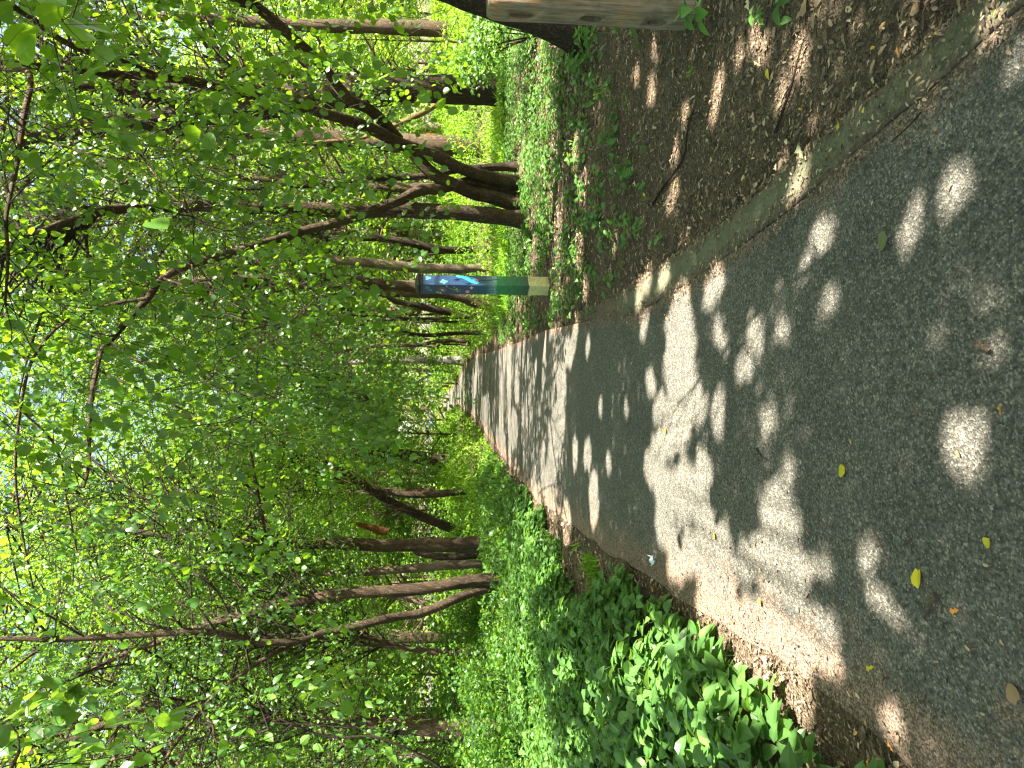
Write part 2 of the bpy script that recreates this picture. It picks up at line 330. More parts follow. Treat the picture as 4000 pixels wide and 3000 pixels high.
def asphalt_mat():
    m, t, b = mat('aggregate_asphalt')
    tc = t.nodes.new('ShaderNodeTexCoord')
    v1 = N(t, 'ShaderNodeTexVoronoi', Scale=150.0); v2 = N(t, 'ShaderNodeTexVoronoi', Scale=75.0)
    n1 = N(t, 'ShaderNodeTexNoise', Scale=1.6, Detail=5.0, Roughness=0.6); n2 = N(t, 'ShaderNodeTexNoise', Scale=42.0, Detail=5.0, Roughness=0.7)
    n3 = N(t, 'ShaderNodeTexNoise', Scale=5.0, Detail=7.0, Roughness=0.72)
    for n in (v1, v2, n1, n2, n3): t.links.new(tc.outputs['Object'], n.inputs['Vector'])
    g1 = ramp(t, [(0.0, (0.018, 0.018, 0.017)), (0.4, (0.070, 0.070, 0.064)), (0.72, (0.17, 0.17, 0.155)), (1.0, (0.52, 0.51, 0.46))], v1.outputs['Color'])
    g2 = ramp(t, [(0.0, (0.035, 0.035, 0.032)), (0.7, (0.13, 0.13, 0.12)), (0.90, (0.225, 0.205, 0.18)), (1.0, (0.62, 0.56, 0.49))], v2.outputs['Color'])
    c = mixc(t, 0.42, g1.outputs[0], g2.outputs[0])
    r = ramp(t, [(0.3, (0.70, 0.70, 0.66)), (0.7, (1.06, 1.02, 0.96))], n1.outputs['Fac']); c = mixc(t, 1.0, c, r.outputs[0], 'MULTIPLY')
    fine = ramp(t, [(0.3, (0.6, 0.6, 0.6)), (0.7, (1.3, 1.3, 1.3))], n2.outputs['Fac']); c = mixc(t, 0.8, c, fine.outputs[0], 'MULTIPLY')
    # soil washed over the edges
    at = N(t, 'ShaderNodeAttribute', attribute_name='edge')
    a1 = N(t, 'ShaderNodeMath', operation='SUBTRACT'); t.links.new(n3.outputs['Fac'], a1.inputs[0]); t.links.new(at.outputs['Fac'], a1.inputs[1])
    a2 = ramp(t, [(0.22, (0, 0, 0)), (0.42, (1, 1, 1))], a1.outputs[0])
    a3 = N(t, 'ShaderNodeMath', operation='MULTIPLY'); t.links.new(a2.outputs[0], a3.inputs[0])
    s1 = ramp(t, [(0.3, (0.6, 0.6, 0.6)), (0.6, (1, 1, 1))], n2.outputs['Fac']); t.links.new(s1.outputs[0], a3.inputs[1])
    soil = ramp(t, [(0.2, (0.07, 0.048, 0.034)), (0.5, (0.17, 0.12, 0.088)), (0.85, (0.32, 0.235, 0.175))], v1.outputs['Color'])
    c = mixc(t, a3.outputs[0], c, soil.outputs[0])
    t.links.new(c, b.inputs['Base Color']); b.inputs['Roughness'].default_value = 0.85; b.inputs['Specular IOR Level'].default_value = 0.3
    a = N(t, 'ShaderNodeMath', operation='ADD'); t.links.new(v1.outputs['Distance'], a.inputs[0]); t.links.new(n2.outputs['Fac'], a.inputs[1])
    bu = N(t, 'ShaderNodeBump', Strength=0.8, Distance=0.008); t.links.new(a.outputs[0], bu.inputs['Height']); t.links.new(bu.outputs[0], b.inputs['Normal'])
    return m
def grid(xs, ys, zf):
    X, Y = np.meshgrid(xs, ys); Z = zf(X, Y); V = np.stack([X, Y, Z], -1).reshape(-1, 3)
    nx = len(xs); i = np.arange(len(ys)-1)[:, None]*nx; j = np.arange(nx-1)[None]
    return V, np.stack([i+j, i+j+1, i+nx+j+1, i+nx+j], -1).reshape(-1, 4)
xs = np.unique(np.round(np.r_[-400, -200, np.arange(-100, -20, 8), np.arange(-20, -6, 1.0), np.arange(-6, 6, 0.15), np.arange(6, 20, 1.0), np.arange(20, 101, 8), 200, 400], 3))
ys = np.unique(np.round(np.r_[-60, -30, -10, -4, np.arange(-2, 14, 0.2), np.arange(14, 40, 1), np.arange(40, 150, 4), 200, 300, 500, 900], 3))
def ground_z(X, Y):
    z = gz(X, Y); inside = (X > PL(Y)-0.02) & (X < PR(Y)+0.22)
    return np.where(inside, z-0.012, z)
V, Q = grid(xs, ys, ground_z)
tag(rawmesh('ground', V, quads=Q, mat=M_soil, smooth=True), kind='structure')
# path
ys = np.r_[np.arange(-12, 14, 0.1), np.arange(14, 60, 0.5), np.arange(60, 160, 2)]
ts = np.linspace(0, 1, 33)
L_ = (PL(ys)+0.05*(vnoise(ys*3, ys*0, 31)-0.5))[:, None]; R_ = PR(ys)[:, None]
X = L_+(R_-L_)*ts[None]; Y = np.repeat(ys[:, None], 33, 1)
crown = 0.012*(1-(2*ts-1)**2)[None]
Z = 0.004+crown+0*X+np.clip((Y-30)/78, 0, 1.3)
eL = X-L_; eR = R_-X; edge = np.minimum(np.clip(eL/1.15, 0, 2), np.clip(eR/0.45+0.06, 0, 2))
i = np.arange(len(ys)-1)[:, None]*33; j = np.arange(32)[None]
tag(rawmesh('path', np.stack([X, Y, Z], -1).reshape(-1, 3), quads=np.stack([i+j, i+j+1, i+33+j+1, i+33+j], -1).reshape(-1, 4), mat=asphalt_mat(), smooth=True, attrs={'edge': edge.ravel()}), kind='structure')
# flush concrete kerb along the right edge
def kerb_mat():
    m, t, b = mat('kerb_concrete'); tc = t.nodes.new('ShaderNodeTexCoord')
    n1 = N(t, 'ShaderNodeTexNoise', Scale=3.0, Detail=5.0); n2 = N(t, 'ShaderNodeTexNoise', Scale=120.0, Detail=4.0, Roughness=0.7); v = N(t, 'ShaderNodeTexVoronoi', Scale=95.0)
    for n in (n1, n2, v): t.links.new(tc.outputs['Object'], n.inputs['Vector'])
    c = ramp(t, [(0.25, (0.055, 0.053, 0.036)), (0.5, (0.12, 0.115, 0.082)), (0.8, (0.20, 0.19, 0.145))], n2.outputs['Fac'])
    sp_ = ramp(t, [(0.0, (0.6, 0.6, 0.6)), (0.12, (1, 1, 1)), (0.93, (1, 1, 1)), (0.98, (2.1, 2.1, 2.0))], v.outputs['Color'])
    c2 = mixc(t, 1.0, c.outputs[0], sp_.outputs[0], 'MULTIPLY')
    r = ramp(t, [(0.3, (0.65, 0.70, 0.55)), (0.7, (1.15, 1.12, 1.05))], n1.outputs['Fac']); c3 = mixc(t, 1.0, c2, r.outputs[0], 'MULTIPLY')
    # soil creeping in from the bank and the far end
    n3 = N(t, 'ShaderNodeTexNoise', Scale=9.0, Detail=6.0, Roughness=0.7); t.links.new(tc.outputs['Object'], n3.inputs['Vector'])
    at = N(t, 'ShaderNodeAttribute', attribute_name='edge'); a1 = N(t, 'ShaderNodeMath', operation='SUBTRACT'); t.links.new(n3.outputs['Fac'], a1.inputs[0]); t.links.new(at.outputs['Fac'], a1.inputs[1])
    a2 = ramp(t, [(0.2, (0, 0, 0)), (0.3, (1, 1, 1))], a1.outputs[0]); c3 = mixc(t, a2.outputs[0], c3, (0.11, 0.08, 0.058))
    t.links.new(c3, b.inputs['Base Color']); b.inputs['Roughness'].default_value = 0.9
    bu = N(t, 'ShaderNodeBump', Strength=0.5, Distance=0.006); t.links.new(n2.outputs['Fac'], bu.inputs['Height']); t.links.new(bu.outputs[0], b.inputs['Normal'])
    return m
ys = np.arange(-8, 8.4, 0.06)
KO = spline_x([(-20, 1.3), (0, 1.25), (1.8, 1.08), (2.2, 1.02), (2.65, 0.965), (3.4, 0.885), (4.1, 0.83), (4.86, 0.79), (5.95, 0.745), (6.5, 0.75), (9, 0.78)])
ki = PR(ys)+0.004+0.03*(vnoise(ys*4, ys*0, 33)-0.5)+0.02*(vnoise(ys*15, ys*0, 36)-0.5); ko = KO(ys)+0.02*(vnoise(ys*5, ys*0, 34)-0.5)+0.016*(vnoise(ys*17, ys*0, 37)-0.5)
kt = np.array([0, 0.0, 0.06, 0.3, 0.6, 0.94, 1.0, 1.0]); kz = np.array([-0.08, 0.004, 0.009, 0.011, 0.011, 0.009, 0.004, -0.08])
X = ki[:, None]+(ko-ki)[:, None]*kt[None]; Y = np.repeat(ys[:, None], 8, 1)
Z = kz[None]+0.004*(vnoise(X*12, Y*12, 35)-0.5)-np.clip((Y-6.4)/1.5, 0, 1)*0.03
i = np.arange(len(ys)-1)[:, None]*8; j = np.arange(7)[None]
ke = np.clip((7.0-Y)/2.2, 0, 1)*(0.16+0.95*np.minimum(kt, 1-kt)[None])
tag(rawmesh('kerb', np.stack([X, Y, Z], -1).reshape(-1, 3), quads=np.stack([i+j, i+j+1, i+8+j+1, i+8+j], -1).reshape(-1, 4), mat=kerb_mat(), smooth=True, attrs={'edge': ke.ravel()}), kind='structure')

# ------------------------------------------------------------------ litter
def litter_mat():
    m, t, b = mat('leaf_litter'); at = N(t, 'ShaderNodeAttribute', attribute_name='tint')
    c = ramp(t, [(0.0, (0.022, 0.017, 0.012)), (0.35, (0.070, 0.052, 0.036)), (0.6, (0.16, 0.122, 0.082)), (0.82, (0.34, 0.25, 0.165)), (0.93, (0.42, 0.36, 0.24)), (0.97, (0.50, 0.24, 0.05)), (1.0, (0.55, 0.40, 0.06))], at.outputs['Fac'])
    t.links.new(c.outputs[0], b.inputs['Base Color']); b.inputs['Roughness'].default_value = 0.85; b.inputs['Specular IOR Level'].default_value = 0.2
    return m
M_lit = litter_mat()
def in_bank(x, y): return (x > np.where(y < 7, KO(y), PR(y)+0.02)) | (x < PL(y))
def scatter(n, x0, x1, y0, y1, power=1.0):
    y = y0+(y1-y0)*rng.uniform(0, 1, n)**power; return rng.uniform(x0, x1, n), y
chip = (np.array([(-0.5, -0.13, 0.0), (-0.1, -0.2, 0.06), (0.5, -0.08, 0), (0.45, 0.1, 0), (0.0, 0.2, 0.08), (-0.45, 0.12, 0.02)]), np.array([(0, 1, 5), (1, 4, 5), (1, 2, 4), (2, 3, 4)]))
SHAPES['chip'] = chip
pts = []; siz = []
for n, y0, y1, s0, s1, pw in ((52000, 1.2, 7, 0.008, 0.034, 1.5), (26000, 7, 18, 0.03, 0.07, 1.2)):
    x, y = scatter(n*2, -7 if y0 > 5 else -3.5, 7 if y0 > 5 else 4.5, y0, y1, pw); k = in_bank(x, y) & (abs(x) < y*0.62+0.6); x, y = x[k], y[k]
    pts.append(np.stack([x, y, gz(x, y)+rng.uniform(0.0, 0.012, len(x))], 1)); siz.append(rng.uniform(s0, s1, len(x))*rng.choice([0.6, 1, 1.5], len(x), p=[0.4, 0.45, 0.15]))
x, y = scatter(9000, -1.4, 1.0, 1.4, 9, 1.4); e_ = np.minimum(x-PL(y), (PR(y)-x)*2.2); k = (e_ > 0) & (rng.uniform(0, 1, len(x)) < np.exp(-e_*4.5)+0.035)
pts.append(np.stack([x[k], y[k], np.full(k.sum(), 0.018)], 1)); siz.append(rng.uniform(0.008, 0.03, k.sum()))
x, y = scatter(5200, -0.12, 0.16, 1.2, 7.5, 1.2); sd_k = rng.uniform(0, 1, len(y)) < 0.5; x = np.where(sd_k, KO(y)-abs(x)*rng.uniform(0, 1, len(x))**1.5, PR(y)+x*0.5)
pts.append(np.stack([x, y, np.full(len(x), 0.020)], 1)); siz.append(rng.uniform(0.006, 0.026, len(x)))
pts = np.vstack(pts); siz = np.concatenate(siz); n = len(pts)
dd = rng.normal(size=(n, 3)); dd[:, 2] *= 0.10; nn = rng.normal(size=(n, 3))*0.22+np.array([0, 0, 1])
tag(leaves('leaf_litter', pts, siz, 'chip', M_lit, d=unit(dd), nrm=nn, tint=np.clip(rng.beta(2.2, 2.4, n)*1.02, 0, 1), cull=False), kind='stuff')
# curled dead leaves, larger
SHAPES['dead'] = (np.array([(0, 0, 0), (0.25, 0.16, 0.08), (0.42, 0.08, 0.05), (0.6, 0.24, 0.16), (0.72, 0.1, 0.1), (1, 0, 0.02), (0.72, -0.12, 0.12), (0.58, -0.24, 0.2), (0.42, -0.08, 0.05), (0.25, -0.18, 0.1), (0.5, 0, 0.0)]),
 np.array([(10, 0, 1)[::-1], (10, 1, 2)[::-1], (10, 2, 3)[::-1], (10, 3, 4)[::-1], (10, 4, 5)[::-1], (10, 5, 6)[::-1], (10, 6, 7)[::-1], (10, 7, 8)[::-1], (10, 8, 9)[::-1], (10, 9, 0)[::-1]]))
x, y = scatter(1500, -3, 5, 1.6, 9, 1.3); k = in_bank(x, y); x, y = x[k], y[k]; n = len(x)
dd = rng.normal(size=(n, 3)); dd[:, 2] *= 0.1
tag(leaves('dead_leaves', np.stack([x, y, gz(x, y)+0.012], 1), rng.uniform(0.03, 0.085, n), 'dead', M_lit, d=unit(dd), nrm=rng.normal(size=(n, 3))*0.3+np.array([0, 0, 1]), tint=np.clip(rng.beta(4, 1.6, n), 0, 0.93), cull=False), kind='stuff')
# ------------------------------------------------------------------ trees
class Crown:
    def __init__(s): s.p = []; s.d = []
    def add(s, p, d): s.p.append(p); s.d.append(d)
def limb3(tr, D0, D1):
    n = len(tr); D = np.linspace(D0, D1, n)
    p = np.array([P(a, b, d) for (a, b, *_), d in zip(tr, D)]); r = np.array([t[2]/2/F*d for t, d in zip(tr, D)])
    return p, r
def spray(tw, cr, a, d, length, nsub, per, r0=0.006, droop=0.25, hang=0.3):
    """leafy twig starting at a"""
    d = unit(d); K = 5
    pts = [a]; cur = a.copy(); dd = d.copy()
    for k in range(K):
        dd = unit(dd+rng.normal(size=3)*0.18+np.array([0, 0, -droop/K*2])); cur = cur+dd*length/K; pts.append(cur.copy())
    pts = np.array(pts); tw.add(pts, np.linspace(r0, r0*0.35, K+1), sides=4, step=length/K)
    runs = [(pts, per)]
    for _ in range(nsub):
        i = rng.integers(1, K); sd_ = unit(dd+rng.normal(size=3)*0.9+np.array([0, 0, -0.15])); l2 = length*rng.uniform(0.35, 0.7)
        q = np.array([pts[i]+sd_*l2*t+np.array([0, 0, -droop*l2*t*t*0.6]) for t in (0, 0.5, 1)]); tw.add(q, [r0*0.5, r0*0.35, r0*0.2], sides=3, step=l2/2)
        runs.append((q, max(3, int(per*0.7))))
    for q, n in runs:
        t = (np.arange(n)+0.7)/n*(len(q)-1); i = np.minimum(t.astype(int), len(q)-2); f = (t-i)[:, None]
        pos = q[i]*(1-f)+q[i+1]*f; tan = unit(q[i+1]-q[i]); sdv = unit(np.cross(tan, np.array([0, 0, 1.0])))*np.where(np.arange(n) % 2, 1, -1)[:, None]
        ld = unit(tan*0.5+sdv*0.9+rng.normal(size=(n, 3))*0.3+np.array([0, 0, -hang*2.6]))
        cr.add(pos+ld*0.012, ld)
def make_tree(name, label, limbs, bark, crown=None, group=None, sides=10, rough=0.10, up=None):
    """limbs: list of (trace, D0, D1) or ('w', pts, radii); returns (root, Tubes twigs, Crown, list of limb arrays)"""
    arr = []
    for L in limbs:
        if isinstance(L[0], str): p, r = np.array(L[1], float), np.array(L[2], float)
        else: p, r = limb3(*L[:3])
        arr.append((p, r))
    p, r = arr[0]; g0 = float(gz(p[0, 0], p[0, 1]))
    base = (float(p[0, 0]), float(p[0, 1]), g0)
    root = thing(name, label, 'tree', base, group)
    T = Tubes()
    for k, ((p, r), L) in enumerate(zip(arr, limbs)):
        free = len(L) > 3 and L[3] == 'free'
        if not free:
            g = float(gz(p[0, 0], p[0, 1])); dz = p[0, 2]-g
            ext = [p[0]-np.array([0, 0, dz+0.12])] if dz > -0.05 else []
            if dz > 0.6: ext.append(p[0]-np.array([0, 0, dz*0.5]))
            p = np.vstack([np.array(ext).reshape(-1, 3), p]); r = np.r_[np.full(len(ext), r[0]*1.12), r]
        if up and k in up:
            d = unit(p[-1]-p[-2]); h = up[k]; q = [p[-1]+(d*0.5+np.array([rng.normal()*0.12, rng.normal()*0.12, 0.7]))*h*f for f in (0.3, 0.65, 1)]
            p = np.vstack([p, q]); r = np.r_[r, r[-1]*np.array([0.8, 0.5, 0.2])]
        T.add(p, r, sides=sides if r.max() > 0.035 else 7, step=min(0.14, max(0.06, r.max()*1.0)) if p[0, 1] < 22 else 0.35, rough=rough, flare=not free)
        arr[k] = (p, r)
    T.build('trunk', bark, root)
    return root, arr
def auto_crown(root, arr, K, spread, n, size, m, shape='rhomb', zmin=2.0, squash=0.6, cr_r=(0.6, 1.3), bark=None, zoff=(-0.4, 1.8), extra=None, flat=0.5, dmax=None, tmul=1.0, back=False):
    """clumps of leaves round the limbs with a twig to each clump"""
    cand = np.vstack([smooth_path(p, r, 0.3)[0] for p, r in arr]); cand = cand[cand[:, 2] > zmin]
    if not len(cand): cand = np.vstack([p for p, r in arr])[-1:]
    tw = Tubes(); PP = []; DD = []
    for k in range(K):
        b = cand[rng.integers(len(cand))]
        a = rng.uniform(0, 2*math.pi); rr_ = spread*math.sqrt(rng.uniform(0.03, 1))
        c = b+np.array([math.cos(a)*rr_, math.sin(a)*rr_, rng.uniform(*zoff)+rr_*0.15])
        if back: c[1] = b[1]+0.5+abs(c[1]-b[1])*1.3
        if c[2] < float(gz(c[0], c[1]))+zmin*0.75: c[2] = float(gz(c[0], c[1]))+zmin*rng.uniform(0.75, 1.2)
        ds_ = np.linalg.norm(cand-(c-np.array([0, 0, 0.3*rr_])), axis=1); near_ = np.nonzero(ds_ < ds_.min()*1.3+0.4)[0]; b = cand[near_[rng.integers(len(near_))]]
        mid = (b+c)/2+rng.normal(size=3)*0.12*rr_+np.array([0, 0, 0.15*rr_])
        tw.add([b, mid, c], [0.007+0.005*rr_*tmul, 0.005*tmul+0.004, 0.004], sides=5, step=0.5)
        R_ = rng.uniform(*cr_r); q = clump_points(c, R_, int(n*R_/np.mean(cr_r)), squash)
        for _ in range(5):
            e = c+unit(rng.normal(size=3)*np.array([1, 1, 0.5]))*R_*0.9; tw.add([c, (c+e)/2+rng.normal(size=3)*0.08, e], [0.007, 0.005, 0.002], sides=3, step=0.6)
        PP.append(q); v = q-c; v[:, 2] -= 0.5*R_; DD.append(unit(unit(v)+rng.normal(size=v.shape)*0.7))
    PP = np.vstack(PP); DD = np.vstack(DD)
    tw.build('branches', bark or B_twig, root)
    leaves('crown', PP, rng.uniform(0.75, 1.25, len(PP))*size, shape, m, root, d=DD, flat=flat)

# --- the leaning many-stemmed tree right of the path, heart-shaped leaves
LA = [
 ([(2015, 711, 54), (1900, 690, 50), (1784, 651, 48), (1693, 603, 46), (1603, 579, 46), (1482, 518, 44), (1362, 470, 42), (1241, 434, 40), (1120, 392, 38), (1000, 374, 37), (844, 338, 35), (693, 307, 34), (542, 295, 30), (422, 289, 28), (301, 274, 26), (175, 262, 24), (0, 240, 24)], 12.4, 8.2),
 ([(2020, 801, 56), (1904, 766, 54), (1844, 753, 50), (1753, 711, 50), (1693, 681, 46), (1603, 591, 44)], 12.3, 11.6),
 ([(1560, 545, 40), (1452, 434, 42), (1362, 386, 42), (1270, 270, 42), (1180, 180, 42), (1000, 25, 40), (930, 0, 40), (760, -110, 34), (500, -240, 26)], 11.4, 7.6, 'free'),
 ([(1989, 741, 42), (1904, 720, 40), (1814, 714, 40), (1723, 735, 40), (1633, 747, 40), (1573, 778, 38), (1512, 802, 38), (1422, 838, 36), (1301, 874, 34), (1181, 904, 32), (1090, 934, 32), (1000, 960, 30), (862, 1000, 30), (730, 1040, 28), (630, 1092, 26), (577, 1165, 25), (517, 1232, 25), (431, 1331, 22), (391, 1384, 22), (371, 1477, 19), (355, 1563, 17), (348, 1696, 15), (345, 1828, 13), (318, 1928, 9)], 12.5, 7.5),
 ([(604, 288, 16), (482, 240, 20), (331, 200, 22), (211, 139, 23), (90, 48, 24), (-80, -40, 22)], 8.9, 7.5, 'free'),
 ([(700, 305, 8), (620, 235, 8), (480, 215, 7), (373, 283, 8), (301, 211, 9), (259, 120, 10), (223, 18, 10), (190, -90, 9)], 9.0, 6.5, 'free'),
 ([(1120, 400, 8), (1000, 310, 8), (880, 240, 7), (780, 130, 6), (640, 60, 5)], 10.5, 8.0, 'free'),
 ([(-160, 200, 22), (0, 262, 22), (115, 289, 20), (90, 470, 20), (72, 603, 18), (48, 723, 16), (24, 844, 14), (30, 1000, 12), (20, 1180, 9)], 8.0, 5.5, 'free'),
 ([(-80, 350, 9), (0, 416, 9), (139, 536, 9), (211, 561, 8), (362, 603, 7), (482, 621, 6), (603, 618, 6), (693, 603, 5), (753, 573, 4)], 5.8, 4.6, 'free'),
 ([(480, 296, 8), (400, 370, 7), (452, 480, 7), (494, 543, 6), (573, 639, 5), (663, 754, 4), (760, 850, 3)], 8.5, 6.8, 'free'),
 ([(371, 1440, 8), (500, 1500, 8), (640, 1560, 7), (780, 1640, 6), (900, 1700, 5)], 8.5, 8.0, 'free'),
 ([(430, 1331, 9), (530, 1400, 8), (700, 1450, 7), (900, 1530, 5), (1080, 1560, 4)], 8.6, 7.6, 'free'),
 ([(640, 1088, 9), (820, 1150, 8), (1000, 1230, 6), (1150, 1290, 5)], 8.8, 8.0, 'free'),
 ([(750, 1034, 9), (760, 1100, 8), (830, 1110, 8), (840, 1200, 7), (950, 1250, 5)], 9.2, 8.4, 'free'),
 ([(345, 1780, 9), (420, 1850, 8), (560, 1950, 7), (640, 2060, 5)], 7.6, 7.0, 'free'),
 ([(577, 1165, 14), (430, 1190, 13), (250, 1260, 12), (130, 1400, 12), (80, 1600, 11), (60, 1850, 10), (90, 2100, 8), (130, 2300, 6)], 8.7, 8.6, 'free'),
 ([(80, 1600, 9), (220, 1750, 8), (260, 1950, 7), (300, 2150, 6)], 8.6, 9.2, 'free'),
]
rootA, arrA = make_tree('multi_stemmed_tree', 'leaning tree with crossing stems and heart-shaped leaves beyond the painted post', LA, B_mid, sides=16, rough=0.10)
LB = [([(2045, 856, 64), (1998, 853, 60), (1900, 840, 60), (1723, 826, 60), (1482, 820, 56), (1301, 823, 54), (1120, 811, 50), (1000, 811, 46), (784, 805, 44), (603, 808, 42), (482, 814, 40), (392, 826, 36), (331, 850, 34), (241, 874, 30), (181, 898, 28), (90, 934, 24), (-60, 990, 20)], 12.3, 9.4)]
rootB, arrB = make_tree('upright_tree', 'straight single trunk standing at the left foot of the crossing stems', LB, B_mid, sides=16, rough=0.10)
LC = [([(1984, 651, 30), (1874, 657, 28), (1784, 663, 27), (1663, 687, 26), (1542, 693, 25), (1422, 699, 24), (1301, 717, 22), (1181, 726, 19), (1090, 723, 15), (950, 740, 12), (800, 700, 9)], 13.2, 12.0)]
rootC, arrC = make_tree('slender_tree', 'slender dark stem rising just behind the crossing stems', LC, B_dark, sides=10)

def near_crown(root, arr, N_, box, Dr, accept, size, m, shape, length=(0.5, 1.0), per=9, nsub=3, reach=1.0, bark=B_twig, hang=0.35, name='crown', lmax=2.6):
    cand = np.vstack([smooth_path(p, r, 0.15)[0] for p, r in arr]); tw = Tubes(); cr = Crown(); k = 0; tries = 0; use = np.zeros(len(cand))
    while k < N_ and tries < N_*20:
        tries += 1
        px = rng.uniform(box[0], box[1]); py = rng.uniform(box[2], box[3]); D = rng.uniform(*Dr)
        if not accept(px, py, D): continue
        c = P(px, py, D)
        if c[2] < 0.5: continue
        ds_ = np.linalg.norm((cand-c)*np.array([1, 1, 0.8]), axis=1)+use*0.25; near_ = np.nonzero(ds_ < ds_.min()*1.15+0.45)[0]; b = cand[near_[rng.integers(len(near_))]]
        v = c-b; L = np.linalg.norm(v)
        if L > lmax: continue
        use += np.exp(-np.linalg.norm(cand-b, axis=1)/0.4)
        if L > 0.25:
            mid = b+v*0.5+np.array([0, 0, 0.16*L])+rng.normal(size=3)*0.08*L
            q1 = b+v*0.25+np.array([0, 0, 0.11*L])+rng.normal(size=3)*0.04*L
            tw.add([b, q1, mid, c], np.array([0.003+0.0010*L, 0.0028+0.0008*L, 0.0022+0.0004*L, 0.0018]), sides=5, step=0.15)
        spray(tw, cr, c, unit(v)*0.6+rng.normal(size=3)*0.5+np.array([0, 0, -0.35]), rng.uniform(*length), nsub, per, r0=0.0019, droop=0.5, hang=hang)
        k += 1
    tw.build('branches', bark, root); pos = np.vstack(cr.p); d = np.vstack(cr.d); n = len(pos)
    leaves(name, pos, size*np.clip(rng.normal(1, 0.22, n), 0.5, 1.6), shape, m, root, d=d, nrm=rng.normal(size=(n, 3))*0.75+np.array([0, 0, 0.6]))
def accA(px, py, D):
    dens = 1.0 if px < 900 else max(0.1, 1-(px-900)/650*0.9)
    if px > 1250 and py > 1250: dens *= 0.12
    if py > 1500: dens *= max(0.3, 1-(py-1500)/1400)
    if px > 1100 and 640 < py < 1040: dens = max(dens, 0.42)
    if px > 1640: dens = 0.05 if 150 < py < 620 else 0.02
    if 1100 < px < 1700 and py < 560: dens = max(dens, 0.55)
    if D < 5.2 and px > 900: dens *= 0.45
    return rng.uniform() < dens
near_crown(rootA, [a for a in arrA if a[0][0][1] > 6.5], 520, (-250, 1720, -250, 2300), (5.3, 12.5), accA, 0.066, M_heart, 'heart', per=8, nsub=2)
near_crown(rootB, arrB, 210, (-250, 1300, 300, 1700), (8.5, 12.5), lambda a, b, c: rng.uniform() < 1-a/1500, 0.075, M_heart, 'heart', per=9, nsub=3, length=(0.6, 1.2))
auto_crown(rootB, arrB, 60, 4.5, 150, 0.085, M_leaf, zmin=6.0, zoff=(0.2, 2.6), back=True)
near_crown(rootC, arrC, 110, (500, 1500, 250, 1250), (9.5, 13.5), lambda a, b, c: True, 0.075, M_leafd, 'ovate', per=9, nsub=3, length=(0.6, 1.2))

# --- right bank trees
Ltr = [([(1984, 350, 118), (1900, 352, 106), (1663, 347, 104), (1482, 362, 103), (1301, 370, 100), (1000, 420, 90), (784, 446, 82), (500, 480, 74), (200, 520, 64), (-100, 560, 50)], 15.2, 14.8),
       ([(784, 446, 40), (600, 380, 34), (400, 340, 30), (150, 350, 24)], 14.8, 13.0, 'free')]
r_, a_ = make_tree('dark_oak_tree', 'thick straight trunk with dark furrowed bark on the right bank', Ltr, B_dark, sides=22, rough=0.09, up={0: 4})
auto_crown(r_, a_, 80, 3.6, 170, 0.10, M_leaf, zmin=5.5, cr_r=(0.6, 1.2))
Ltr = [([(2330, 150, 150), (2230, 110, 140), (2100, 60, 136), (1930, 5, 134), (1700, -75, 130), (1400, -160, 120), (900, -330, 100)], 7.0, 7.4)]
r_, a_ = make_tree('leaning_tree', 'dark trunk leaning away behind the wooden rail post', Ltr, B_dark, sides=22, rough=0.07, up={0: 6})
auto_crown(r_, a_, 26, 2.6, 140, 0.10, M_leaf, zmin=5.2)
Ltr = [([(1790, 116, 66), (1680, 112, 57), (1500, 105, 52), (1200, 100, 46), (900, 80, 40), (500, 60, 30)], 27, 27)]
r_, a_ = make_tree('furrowed_tree', 'grey furrowed trunk in the bright undergrowth right of the thick oak', Ltr, B_mid, up={0: 5})
auto_crown(r_, a_, 60, 4.0, 170, 0.14, M_leaf, zmin=4.2)
Ltr = [([(1905, 398, 24), (1892, 400, 22), (1753, 397, 22), (1711, 404, 22), (1663, 434, 22), (1573, 476, 20), (1512, 500, 18), (1400, 540, 15), (1200, 560, 12), (950, 600, 9)], 19, 19)]
r_, a_ = make_tree('bent_tree', 'thin tan trunk bending left, half hidden behind the thick oak', Ltr, B_tan, up={0: 2})
auto_crown(r_, a_, 40, 2.4, 130, 0.11, M_leaf, zmin=4.0)
Ltr = [([(1735, 500, 40), (1660, 498, 38), (1560, 505, 34), (1300, 510, 30), (900, 520, 24)], 40, 40)]
r_, a_ = make_tree('pale_tree', 'pale trunk in the sun beyond the bent tan tree', Ltr, B_pale, up={0: 6})
auto_crown(r_, a_, 50, 4.5, 150, 0.18, M_leaf, zmin=5.5, cr_r=(0.9, 1.8))
# --- middle group near the painted post
Ltr = [([(1827, 976, 26), (1780, 978, 28), (1730, 975, 30), (1682, 969, 36), (1617, 951, 33), (1545, 940, 29), (1472, 929, 26), (1418, 932, 22), (1300, 930, 18), (1100, 900, 12)], 20, 19),
       ([(1800, 984, 9), (1707, 990, 9), (1635, 1005, 9), (1563, 1023, 8), (1450, 1040, 6)], 20, 20)]
r_, a_ = make_tree('knotty_tree', 'dark knotty trunk swelling at mid height with a thin side stem', Ltr, B_dark, rough=0.18)
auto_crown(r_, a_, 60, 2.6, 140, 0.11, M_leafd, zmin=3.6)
Ltr = [([(1858, 1048, 30), (1798, 1052, 36), (1689, 1048, 36), (1581, 1041, 38), (1436, 1027, 36), (1300, 1015, 33), (1085, 995, 30), (1050, 988, 22), (1035, 984, 8)], 18.5, 18.0)]
r_, a_ = make_tree('snapped_tree', 'pale weathered trunk with a snapped top right of the painted post', Ltr, B_pale)
Ltr = [([(1856, 1182, 40), (1800, 1163, 38), (1700, 1140, 38), (1610, 1122, 39), (1508, 1113, 38), (1436, 1102, 36), (1300, 1085, 32), (1100, 1080, 26), (800, 1090, 20)], 19.5, 18.5)]
